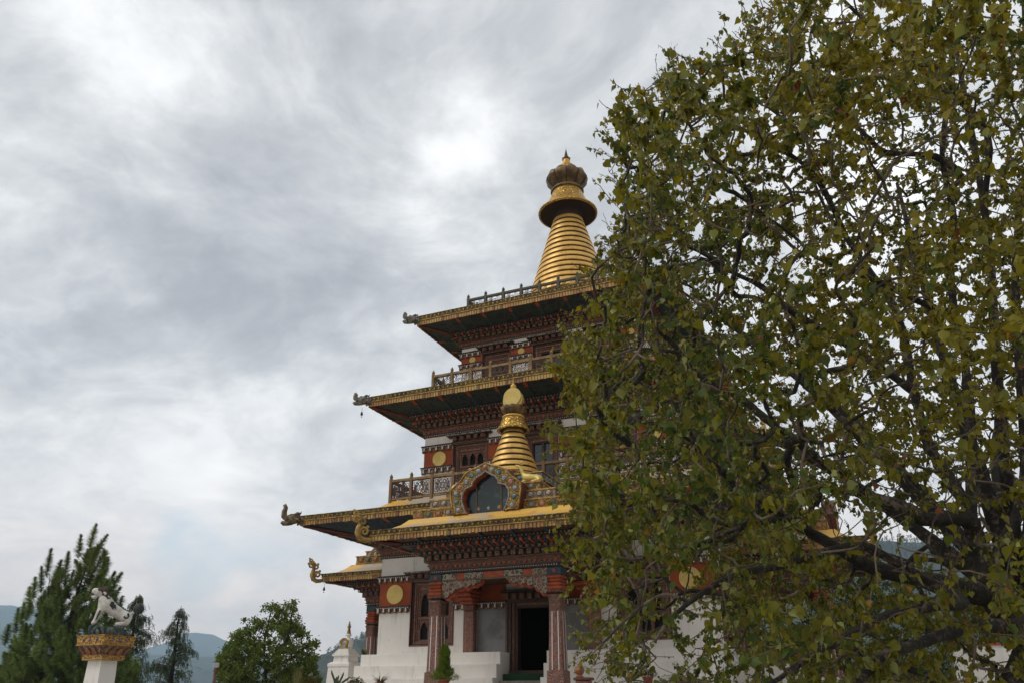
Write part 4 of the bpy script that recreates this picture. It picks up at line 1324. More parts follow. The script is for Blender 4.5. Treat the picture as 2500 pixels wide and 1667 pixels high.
    inner = [(-0.62, 7.06), (-0.72, 7.25), (-0.80, 7.48), (-0.78, 7.70), (-0.68, 7.86), (-0.44, 7.93), (-0.42, 8.06), (-0.30, 8.18), (-0.12, 8.27), (0, 8.37)]
    outer += [(-x, z) for x, z in outer[-2::-1]]; inner += [(-x, z) for x, z in inner[-2::-1]]
    y0, y1 = Yt(-3.86), Yt(-3.40)
    n = len(outer)
    vs = [(x, y0, z) for x, z in outer] + [(x, y0, z) for x, z in inner] + [(x, y1, z) for x, z in outer] + [(x, y1, z) for x, z in inner]
    fs = [(i, n + i, n + i + 1, i + 1) for i in range(n - 1)]
    mb.add(vs, fs, 'gold_carved')
    mb.add(vs, [(i, i + 1, 2 * n + i + 1, 2 * n + i) for i in range(n - 1)], 'maroon')
    mb.add(vs, [(n + i, 3 * n + i, 3 * n + i + 1, n + i + 1) for i in range(n - 1)], 'orange')
    def lerp(a, b, f): return (a[0] + (b[0] - a[0]) * f, a[1] + (b[1] - a[1]) * f)
    for off, m, rr in ((0.08, 'greyblue', 0.022), (0.93, 'gold_dull', 0.03)):
        mb.tube([(lerp(i_, o_, off)[0], y0 - 0.012, lerp(i_, o_, off)[1]) for i_, o_ in zip(inner, outer)], rr, 6, m)
    import itertools
    mid = [lerp(i_, o_, 0.52) for i_, o_ in zip(inner, outer)]
    L = [0]
    for a, b in zip(mid, mid[1:]): L.append(L[-1] + math.hypot(b[0] - a[0], b[1] - a[1]))
    N = 15
    for q in range(N):
        d = L[-1] * (q + 0.5) / N
        i = max(j for j in range(len(L) - 1) if L[j] <= d)
        p = lerp(mid[i], mid[i + 1], (d - L[i]) / (L[i + 1] - L[i]))
        R2 = Matrix.Translation((p[0], y0 + 0.01, p[1])) @ Matrix.Rotation(PI / 2, 4, 'X')
        mm = ['greyblue', 'teal', 'greyblue', 'pink'][q % 4]
        mb.lathe([(0.09, 0), (0.09, 0.03), (0.035, 0.07)], (0, 0, 0), 12, mm, True, R2)
        mb.tube([tuple(R2 @ Vector((.122 * math.cos(a), .122 * math.sin(a), .02))) for a in [2 * PI * w_ / 12 for w_ in range(13)]], 0.018, 5, 'gold_dull')
        mb.tube([tuple(R2 @ Vector((.06 * (1 - w_ / 10) * math.cos(w_ * .8 + q), .06 * (1 - w_ / 10) * math.sin(w_ * .8 + q), .055))) for w_ in range(9)], 0.009, 4, 'dots')
    rr = random.Random(3)
    for q in range(90):       # small leaf curls filling the gilded field
        i = rr.randrange(n - 1); f = rr.uniform(0.15, 0.92); g_ = rr.random()
        p = lerp(lerp(inner[i], outer[i], f), lerp(inner[i + 1], outer[i + 1], f), g_)
        mb.ellip((p[0], y0 - 0.005, p[1]), rr.uniform(.02, .04), .02, rr.uniform(.02, .04), 'gold_dull', 6, 4)
    fp = mb.build('arched_frontispiece', temple)
    g2 = MB()
    gx = [(x * 1.0, z) for x, z in inner]
    g2.add([(x, Yt(-3.5) - 0.1, z) for x, z in gx], [tuple(range(len(gx)))[::-1]], 'niche_glass')
    for x in (-0.42, 0.46): g2.box(x - 0.012, x + 0.012, Yt(-3.5) - 0.13, Yt(-3.5) - 0.105, 7.06, 7.92, 'ochre_block')
    g2.build('glass', fp)
    out.append(fp)
    # small ringed spire with lotus, sun and moon
    c = (0, Yt(-1.6), 0)
    mb = MB()
    mb.lathe([(1.12, 8.54), (1.12, 8.60), (1.02, 8.62), (1.05, 8.68), (1.0, 8.72)], c, 36, 'gold_carved', False)
    ringed_cone(mb, c, 8.70, 0.955, 10.48, 0.33, 8, 0.32, 40)
    mb.lathe([(0.28, 10.45), (0.30, 10.52), (0.48, 10.47)], c, 36, 'band_gap', True, cap=False)
    mb.lathe([(0.48, 10.44), (0.58, 10.42), (0.59, 10.46), (0.55, 10.51), (0.485, 10.66), (0.42, 10.82), (0.37, 10.90)], c, 36, 'gold_hammered', True, cap=False)
    mb.lathe([(0.37, 10.90), (0.40, 10.92), (0.40, 10.96), (0.33, 10.99), (0.26, 11.0)], c, 36, 'gold_metal', True)
    mb.lathe([(0.26, 10.98), (0.32, 11.04), (0.42, 11.18), (0.46, 11.30), (0.40, 11.33), (0.1, 11.30)], c, 48, 'gold_old', True, lobes=10, amp=0.06)
    # moon crescent and sun disc, facing the front
    th = 0.17
    def disc_(xc, zc, r, y, t, m): mb.lathe([(r - .015, 0), (r, .015), (r, t - .015), (r - .015, t)], (xc, y, zc), 40, m, False, Matrix.Rotation(PI / 2, 4, 'X'))
    disc_(0, 11.60, 0.385, c[1] + th / 2, th, 'yellow_disc')
    disc_(0.0, 11.70, 0.35, c[1] - th / 2 + 0.01, 0.05, 'yellow_disc')
    mb.lathe([(0.03, 12.02), (0.085, 12.05), (0.115, 12.12), (0.09, 12.19), (0.035, 12.24), (0.012, 12.28), (0.005, 12.30), (0.005, 12.52)], c, 16, 'gold_metal')
    out.append(mb.build('small_spire', temple))
    # grey panels beside the door, porch shade put into their colour
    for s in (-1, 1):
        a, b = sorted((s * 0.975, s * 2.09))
        mb = MB(); mb.box(a, b, -HC - 0.012, -HC + 0.01, 3.02, 4.53, 'inner_wall_shade'); out.append(mb.build('grey_shade_panel', temple))
    # door
    mb = MB(); yw = -HC
    for s in (-1, 1):
        for x0, x1, dy, m in ((0.58, 0.68, 0.10, 'wood_dark'), (0.68, 0.78, 0.04, 'carved_fine'), (0.78, 0.90, -0.04, 'wood_dark'), (0.90, 0.97, -0.08, 'carved_fine')):
            a, b = sorted((s * x0, s * x1)); mb.box(a, b, yw + dy, yw + 0.45, 2.42, 4.72, m)
    for z0, z1, dy, m in ((4.50, 4.58, 0.10, 'wood_dark'), (4.58, 4.68, 0.04, 'carved_fine'), (4.68, 4.76, -0.06, 'wood_dark')):
        mb.box(-0.58 if z0 < 4.6 else -0.97, 0.58 if z0 < 4.6 else 0.97, yw + dy - 0.003, yw + 0.44, z0, z1, m)
    for i in range(7):
        x = -0.9 + 0.3 * i
        mb.box(x - .08, x + .08, yw - 0.20, yw + 0.01, 4.80, 4.98, 'dentil')
    mb.box(-1.0, 1.0, yw - 0.05, yw + .01, 4.76, 5.02, 'maroon')
    mb.box(-1.1, 1.1, yw - 0.26, yw + .01, 5.02, 5.09, 'wood_dark')
    mb.box(-1.0, 1.0, yw - 0.10, yw + .3, 2.30, 2.44, 'wood_dark')
    d = mb.build('door_frame', temple)
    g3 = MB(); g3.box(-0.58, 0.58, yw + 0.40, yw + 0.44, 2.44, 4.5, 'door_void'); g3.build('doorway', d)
    out.append(d)
    return out
parts = porch_parts()
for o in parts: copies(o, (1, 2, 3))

# ---- plinth and front stair -----------------------------------------------------------------------------------------
mb = MB()
for (t, z) in ((-0.8, 3.02), (-1.1, 2.625), (-1.4, 2.19), (-1.7, 1.78), (-2.0, 1.3)):
    tb = {-0.8: 0.3, -1.1: -0.797, -1.4: -1.097, -1.7: -1.397, -2.0: -1.697}[t]
    for a, b in ((-6.36 - abs(t + 0.8) * 0.18, -0.83), (0.83, 6.36 + abs(t + 0.8) * 0.18)):
        mb.bbox(a, b, Yt(t), Yt(tb), 0.0, z, 'plaster', 0.012)
mb.box(-6.34, 6.34, Yt(0.31), Yt(12.3), 0, 2.28, 'plaster')
mb.bbox(-9.45, -6.34, Yt(2.8), Yt(9.6), 0, 2.2, 'plaster', 0.012)
mb.bbox(6.34, 9.45, Yt(2.8), Yt(9.6), 0, 2.2, 'plaster', 0.012)
mb.bbox(6.34, 8.2, Yt(2.2), Yt(10.2), 0, 2.6, 'plaster', 0.012)
mb.bbox(-2.9, 2.9, Yt(12.3), Yt(15.6), 0, 2.2, 'plaster', 0.012)
mb.build('plinth', temple)
mb = MB()
mb.box(-0.83, 0.83, Yt(-0.62), Yt(0.3), 0.0, 2.30, 'stone_step')
mb.box(-0.80, 0.80, Yt(-0.64), Yt(-0.05), 2.10, 2.315, 'green_carpet')
for i in range(9):
    mb.box(-0.828, 0.828, Yt(-0.62 - 0.3 * (i + 1)), Yt(-0.62 - 0.3 * i), 0.0, 2.10 - 0.22 * i, 'stone_step')
mb.build('front_stair', temple)
# ------------------------------------------------------------------ skinned bodies
def skin_body(name, nodes, edges, m, parent, M=None, sub=2):
    """nodes: (x, y, z, r); one continuous surface grown round the skeleton"""
    me = bpy.data.meshes.new(name)
    me.from_pydata([n[:3] for n in nodes], edges, [])
    o = bpy.data.objects.new(name, me); COL.objects.link(o)
    sk = o.modifiers.new('skin', 'SKIN')
    for i, n in enumerate(nodes):
        r = n[3]; me.skin_vertices[0].data[i].radius = (r, r)
    me.skin_vertices[0].data[0].use_root = True
    sk.use_smooth_shade = True
    ss = o.modifiers.new('sub', 'SUBSURF'); ss.levels = sub; ss.render_levels = sub
    dg = bpy.context.evaluated_depsgraph_get(); dg.update()
    ev = o.evaluated_get(dg)
    nm = bpy.data.meshes.new_from_object(ev)
    nm.materials.clear(); nm.materials.append(MATS[m])
    nm.polygons.foreach_set('use_smooth', [True] * len(nm.polygons))
    if M is not None: nm.transform(M)
    bpy.data.objects.remove(o)
    r = bpy.data.objects.new(name, nm); COL.objects.link(r)
    if parent is not None: r.parent = parent
    return r

# ------------------------------------------------------------------ lion on its column
cD = 20.0
base = at(255, 1610, cD); colz = base.z
colpos = Vector((at(255, 1590, cD).x, cD, 0))
column = empty('statue_column', colpos, -YAW, 'white square column with gilded lotus capital standing before the pine', 'column')
zy = lambda y: at(255, y, cD).z
mb = MB()
a = 0.225
z0, z1 = 0.0, zy(1611)
mb.bbox(-a * 1.12, a * 1.12, -a * 1.12, a * 1.12, 0, z1 - 0.9, 'plaster', 0.02)
vs = [(-a * 1.1, -a * 1.1, z1 - 0.9), (a * 1.1, -a * 1.1, z1 - 0.9), (a * 1.1, a * 1.1, z1 - 0.9), (-a * 1.1, a * 1.1, z1 - 0.9), (-a, -a, z1), (a, -a, z1), (a, a, z1), (-a, a, z1)]
mb.add(vs, [(0, 1, 5, 4), (1, 2, 6, 5), (2, 3, 7, 6), (3, 0, 4, 7), (4, 5, 6, 7)], 'plaster')
mb.build('shaft', column)
mb = MB()
def sqring(mb, prof, m):
    mb.sweep_square(prof, m)
sqring(mb, [(a, zy(1611)), (0.33, zy(1611)), (0.33, zy(1609))], 'gold_dull')
sqring(mb, [(0.33, zy(1609)), (0.33, zy(1599))], 'capital_gold')
sqring(mb, [(0.33, zy(1599)), (0.345, zy(1599)), (0.345, zy(1598)), (0.32, zy(1598))], 'gold_dull')
sqring(mb, [(0.32, zy(1598)), (0.36, zy(1590)), (0.43, zy(1576))], 'petal_orange')
sqring(mb, [(0.43, zy(1576)), (0.46, zy(1576)), (0.46, zy(1573.5)), (0.445, zy(1573.5))], 'gold_dull')
sqring(mb, [(0.445, zy(1573.5)), (0.455, zy(1553))], 'capital_gold')
sqring(mb, [(0.455, zy(1553)), (0.475, zy(1553)), (0.475, zy(1551)), (0.3, zy(1551)), (0.01, zy(1550))], 'gold_dull')
for k in range(4):
    s = MB()
    for i in range(4):
        cx = -0.32 + 0.215 * i
        V = [(-0.085, 0.0), (-0.10, 0.35), (-0.05, 0.75), (0, 0.95), (0.05, 0.75), (0.10, 0.35), (0.085, 0)]
        zb, zt = zy(1597), zy(1577)
        for sc, off, m in ((1.12, 0.012, 'petal_green'), (0.8, 0.03, 'petal_orange')):
            pv = []
            for x, v in V:
                yy = -(0.325 + 0.10 * v) - off
                pv.append((cx + x * sc, yy, zb + (zt - zb) * (v * sc + 0.02)))
            s.add(pv, [tuple(range(len(pv)))], m)
            s.tube(pv + [pv[0]], 0.008, 4, m)
    for i in range(3):
        s.octa((-0.22 + 0.22 * i, -0.462, zy(1563)), 0.035, 'jewel_blue', 0.045)
    for i in range(12):
        s.ellip((-0.40 + i * 0.073, -0.458, zy(1563) + (0.05 if i % 2 else -0.05)), 0.025, 0.012, 0.025, 'gold_dull', 6, 4)
    mb.join(s, RZ[k])
mb.build('capital', column)
lion = empty('lion_statue', (colpos.x, colpos.y, zy(1550.5)), R(26), 'white snow lion statue with dark mane and ball tail crouching on the column top', 'statue')
lion.scale = (.93, .93, .93)
mb = MB()
rr = random.Random(5)
for i in range(70):
    an = rr.uniform(0, 6.28); q = rr.uniform(0.1, 1) ** .5 * 0.42
    h = rr.uniform(0.07, 0.15)
    Mx = Matrix.Rotation(rr.uniform(-.5, .5), 4, 'X') @ Matrix.Rotation(rr.uniform(-.5, .5), 4, 'Y')
    mb.ellip((q * math.cos(an) * 1.08, q * math.sin(an), h * 0.75), rr.uniform(.03, .08), rr.uniform(.03, .07), h, rr.choice(['rock_green', 'rock_green', 'petal_green', 'rock_green']), 7, 5, Mx)
mb.box(-0.36, 0.38, -0.26, 0.26, 0.0, 0.17, 'rock_green')
mb.build('rock_base', lion)
ZB = zy(1524) - zy(1550.5)
nodes = [(0.08, 0, .37, .165), (-.12, 0, .50, .20), (-.21, 0, .66, .175), (-.31, 0, .79, .14), (.24, 0, .29, .155), (.37, 0, .24, .15),
         (-.26, .12, .42, .095), (-.32, .12, .22, .065), (-.36, .12, .06, .06), (-.43, .12, .035, .05),
         (-.26, -.12, .42, .095), (-.32, -.12, .22, .065), (-.36, -.12, .06, .06), (-.43, -.12, .035, .05),
         (.40, .13, .17, .12), (.42, .15, .06, .07), (.22, .16, .045, .055), (.12, .16, .035, .05),
         (.40, -.13, .17, .12), (.42, -.15, .06, .07), (.22, -.16, .045, .055), (.12, -.16, .035, .05),
         (.48, 0, .31, .055), (.55, 0, .38, .04)]
edges = [(0, 1), (1, 2), (2, 3), (0, 4), (4, 5), (1, 6), (6, 7), (7, 8), (8, 9), (1, 10), (10, 11), (11, 12), (12, 13), (5, 14), (14, 15), (15, 16), (16, 17), (5, 18), (18, 19), (19, 20), (20, 21), (5, 22), (22, 23)]
skin_body('body', nodes, edges, 'lion_white', lion, Matrix.Translation((0, 0, ZB)))
mb = MB()
T = lambda x, y, z: (x, y, z + ZB)
mb.ellip(T(-.345, 0, .83), .15, .125, .12, 'lion_white', 14, 10)
mb.tube([T(-.40, 0, .86), T(-.47, 0, .875), T(-.52, 0, .885), T(-.545, 0, .90)], [.09, .075, .065, .03], 10, 'lion_white')
mb.tube([T(-.38, 0, .745), T(-.45, 0, .715), T(-.51, 0, .715), T(-.53, 0, .735)], [.06, .05, .04, .02], 10, 'lion_white')
mb.ellip(T(-.42, 0, .79), .06, .05, .045, 'mouth_red', 10, 6)
for s in (-1, 1):
    mb.tube([T(-.27, s * .09, .85), T(-.22, s * .125, .80), T(-.21, s * .12, .73)], [.04, .035, .01], 7, 'lion_white')
    mb.ellip(T(-.40, s * .075, .905), .025, .02, .02, 'lion_dark', 8, 6)
    for q in range(4): mb.tube([T(-.43 - .025 * q, s * .035, .835), T(-.43 - .025 * q, s * .035, .805)], [.01, .003], 4, 'dots')
mb.build('head', lion)
mb = MB()
for i in range(80):          # dark locks of the mane and back ridge
    f = rr.random()
    x = -.36 + f * .30; z = .93 - f * .36
    an = rr.uniform(-1.5, 1.5)
    p = Vector((x + 0.07 * rr.random(), math.sin(an) * (.09 + .05 * f), z - .02 + math.cos(an) * .03 - abs(an) * .06))
    d = Vector((.10 + .04 * rr.random(), math.sin(an) * .05, -.10 - .03 * rr.random()))
    mb.tube([T(*p), T(*(p + d * .5 + Vector((0.02, 0, .015)))), T(*(p + d))], [.045, .036, .008], 6, 'lion_brown' if f < .35 else 'lion_dark')
for i in range(26):
    an = rr.uniform(-1.3, 1.3); x0 = rr.uniform(-.40, -.24)
    p = Vector((x0, math.sin(an) * .11, .83 + math.cos(an) * .11))
    mb.tube([T(*p), T(*(p + Vector((.05, 0, .03)))), T(*(p + Vector((.12, math.sin(an) * .02, -.03))))], [.04, .038, .008], 6, 'lion_brown')
for i in range(9):
    f = i / 8
    p = Vector((-.04 + .42 * f, 0, .62 - .27 * f))
    mb.tube([T(*(p + Vector((0, 0, -.03)))), T(*(p + Vector((.04, 0, .02)))), T(*(p + Vector((.09, 0, -.03))))], [.03, .028, .004], 6, 'lion_dark')
for i in range(10):
    mb.tube([T(-.40 + .03 * rr.random(), rr.uniform(-.06, .06), .70), T(-.36, rr.uniform(-.06, .06), .62), T(-.32 + .03 * i * .2, rr.uniform(-.06, .06), .55)], [.03, .025, .005], 6, 'lion_dark')
mb.build('mane', lion); mb = MB()
mb.ellip(T(.64, 0, .47), .135, .12, .135, 'lion_dark', 12, 8)
for i in range(40):
    a1 = rr.uniform(0, 6.28); a2 = rr.uniform(-1, 1)
    d = Vector((math.cos(a1) * math.cos(a2), math.sin(a1) * math.cos(a2), math.sin(a2)))
    p = Vector((.64, 0, .47)) + d * .10
    mb.tube([T(*p), T(*(p + d * .03 + Vector((.0, 0, -.035))))], [.028, .006], 5, 'lion_dark')
mb.build('tail_ball', lion); mb = MB()
for (cx, cz, r) in ((-.23, .46, .075), (.36, .24, .075)):
    for s in (-1, 1):
        pts = []
        for i in range(12):
            aa = 1.2 - i * 0.42; q = r * (1 - i / 18)
            pts.append(T(cx + q * math.cos(aa), s * (.165 if cx < 0 else .215), cz + q * math.sin(aa)))
        mb.tube(pts, [.024] * 10 + [.016, .008], 6, 'lion_dark')
for s in (-1, 1):
    mb.tube([T(-.27, s * .185, .36), T(-.31, s * .175, .22), T(-.34, s * .165, .10)], [.03, .024, .012], 6, 'lion_dark')
mb.build('painted_swirls', lion)

# ------------------------------------------------------------------ small white stupa left of the temple
sD = 31.0
SP = at(845, 1600, sD)
stupa = empty('stupa', (SP.x, sD, 0), -YAW, 'small white stepped stupa with gold niche and gold spire left of the temple', 'stupa')
zs = lambda y: at(845, y, sD).z
k_ = 0.0139
mb = MB()
mb.sweep_square([(0.52, 0), (0.50, 1.2), (.475, zs(1667)), (.45, zs(1628)), (.45, zs(1626)), (.475, zs(1626)), (.475, zs(1620)), (.44, zs(1618)), (.39, zs(1615.5)), (.33, zs(1614)), (.315, zs(1602)), (.335, zs(1601.5)), (.36, zs(1600)), (.375, zs(1600)), (.375, zs(1596.5)),
                 (.335, zs(1596.5)), (.335, zs(1593)), (.30, zs(1593)), (.30, zs(1589.5)), (.265, zs(1589.5)), (.265, zs(1586)), (.225, zs(1586)), (.225, zs(1582.5)), (0.05, zs(1582.5))], 'plaster')
mb.build('stepped_base', stupa)
mb = MB()
c0 = (0.05, 0, 0)
mb.lathe([(.17, zs(1582.5)), (.185, zs(1575)), (.21, zs(1566)), (.205, zs(1562)), (.16, zs(1558)), (.10, zs(1556)), (.07, zs(1555)), (.065, zs(1552)), (.085, zs(1551)), (.12, zs(1550)), (.125, zs(1548.5)), (.09, zs(1548)), (.09, zs(1546.5))], c0, 28, 'plaster')
mb.build('dome', stupa)
mb = MB()
for i in range(9):
    f0 = i / 9; f1 = (i + 1) / 9
    za = zs(1546.5) + (zs(1531) - zs(1546.5)) * f0; zb = zs(1546.5) + (zs(1531) - zs(1546.5)) * f1
    r0 = .085 - .045 * f0; r1 = .085 - .045 * f1
    mb.lathe([(r0 * .9, za), (r0, za + .004), (r1, zb - .004), (r1 * .9, zb)], c0, 16, 'gold_dull')
mb.lathe([(.03, zs(1531)), (.075, zs(1530.5)), (.06, zs(1527)), (.042, zs(1524)), (.055, zs(1522)), (.05, zs(1521.5)), (.015, zs(1521)), (.03, zs(1519)), (.035, zs(1518)), (.01, zs(1515.5)), (.004, zs(1514))], c0, 16, 'gold_dull')
mb.build('gold_spire', stupa)
mb = MB()
hw = .185; yN = -0.235
out = [(-.8, 0), (-.82, .35), (-1.05, .62), (-.98, .75), (-.62, .86), (-.35, .97), (0, 1.0)]; out += [(-x, z) for x, z in out[-2::-1]]
inn = [(-.42, .16), (-.45, .4), (-.5, .6), (-.35, .76), (0, .82)]; 
def ip(L, n=13):
    full = L + [(-x, z) for x, z in L[-2::-1]]
    res = []
    for i in range(n):
        f = i / (n - 1) * (len(full) - 1); j = min(int(f), len(full) - 2); g = f - j
        res.append((full[j][0] * (1 - g) + full[j + 1][0] * g, full[j][1] * (1 - g) + full[j + 1][1] * g))
    return res
inn = ip(inn)
zb, zt = zs(1581.5), zs(1556.5)
C = lambda p, y: (p[0] * hw, y, zb + (zt - zb) * p[1])
n = 13
vs = [C(p, yN) for p in out] + [C(p, yN) for p in inn] + [C(p, yN + .08) for p in out] + [C(p, yN + .05) for p in inn]
mb.add(vs, [(i, n + i, n + i + 1, i + 1) for i in range(n - 1)] + [(0, n - 1, 2 * n - 1, n)] + [(i, i + 1, 2 * n + i + 1, 2 * n + i) for i in range(n - 1)] + [(n + i, 3 * n + i, 3 * n + i + 1, n + i + 1) for i in range(n - 1)], 'gold_dull')
mb.add([C(p, yN + .03) for p in inn], [tuple(range(n))], 'pale_blue')
mb.ellip((0, yN + .03, (zb * .55 + zt * .45)), .03, .015, .07, 'greystone', 8, 6)
mb.build('niche', stupa)

# ------------------------------------------------------------------ gilded deer on the front porch roof
def deer(s, label, t=-3.0):
    p = T2W(s, t, 8.03)
    root = empty('deer_statue', p, -YAW + (0 if s < 0 else PI), label, 'statue')
    k = 1.12
    nodes = [(-.05, 0, .17, .12), (-.28, 0, .17, .13), (.15, 0, .20, .11), (.25, 0, .36, .065), (.30, 0, .50, .055), (.36, 0, .57, .055), (.48, 0, .63, .025),
             (-.38, 0, .14, .09), (.18, .10, .06, .045), (.34, .10, .05, .03), (.20, -.10, .06, .045), (.36, -.10, .05, .03), (-.28, .13, .06, .06), (-.05, .15, .04, .03), (-.28, -.13, .06, .06), (-.05, -.15, .04, .03)]
    nodes = [(a * k, b * k, c * k, d * k) for a, b, c, d in nodes]
    edges = [(0, 1), (0, 2), (2, 3), (3, 4), (4, 5), (5, 6), (1, 7), (2, 8), (8, 9), (2, 10), (10, 11), (1, 12), (12, 13), (1, 14), (14, 15)]
    skin_body('body', nodes, edges, 'yellow_disc', root)
    mb = MB()
    for q in (-1, 1):
        mb.tube([(.33 * k, q * .04, .62 * k), (.24 * k, q * .09, .66 * k), (.17 * k, q * .10, .64 * k)], [.025, .03, .005], 6, 'yellow_disc')
        mb.ellip((.41 * k, q * .045, .62 * k), .012, .01, .012, 'lion_dark', 6, 4)
    mb.build('ears', root)
deer(-1.22, 'gilded deer lying left of the small spire on the front porch roof')
deer(1.22, 'gilded deer lying right of the small spire, half hidden by leaves')

# ------------------------------------------------------------------ wind bells at the roof corners
def bell(p, label):
    root = empty('wind_bell', p, 0, label, 'bell', None)
    mb = MB()
    mb.tube([(0, 0, 0.0), (0, 0, 0.22)], 0.006, 5, 'iron')
    mb.lathe([(.015, 0.03), (.035, 0.0), (.045, -.06), (.06, -.11), (.055, -.115)], (0, 0, 0), 12, 'iron')
    mb.tube([(0, 0, -.10), (0, 0, -.18)], 0.005, 4, 'iron')
    mb.lathe([(.003, -.17), (.03, -.19), (.003, -.22)], (0, 0, 0), 8, 'iron')
    mb.build('bell_body', root)
bell(T2W(-7.05, HC - 7.05, 12.40), 'tiny dark bell hanging below the left corner of the middle roof')
bell(T2W(-HC - 4.60, HC - 3.55, 6.02), 'tiny dark bell hanging from the left side porch corner scroll')

# ------------------------------------------------------------------ post with lamp box
p = at(527, 1628, 25.0)
post = empty('lamp_post', (p.x, 25.0, 0), 0, 'thin rusty post carrying a small pale box beside the round tree', 'post')
mb = MB(); mb.lathe([(.055, 0), (.055, 1.0), (.045, 1.0), (.045, p.z)], (0, 0, 0), 12, 'post_rust', False); mb.build('pole', post)
mb = MB(); mb.bbox(-.075, .075, -.06, .06, p.z, p.z + .15, 'lamp_box', .012); mb.box(-.085, .085, -.07, .07, p.z + .15, p.z + .165, 'iron'); mb.box(-.055, .055, -.064, -.058, p.z + .025, p.z + .125, 'pale_blue'); mb.build('lamp_box', post)

# ------------------------------------------------------------------ white boundary wall at the far right
w0 = at(2320, 1568, 30.0)
mb = MB()
mb.box(0, 4.6, -0.15, 0.15, 0, w0.z - 0.12, 'plaster')
mb.box(-0.06, 4.66, -0.21, 0.21, w0.z - 0.12, w0.z - 0.04, 'red_wall')
mb.box(-0.03, 4.63, -0.17, 0.17, w0.z - 0.04, w0.z, 'stone_step')
o = mb.build('garden_wall'); o.location = (w0.x, 30.0, 0); o.rotation_euler = (0, 0, -YAW)
tag(o, 'white garden wall seen through the lower right branches', 'wall')

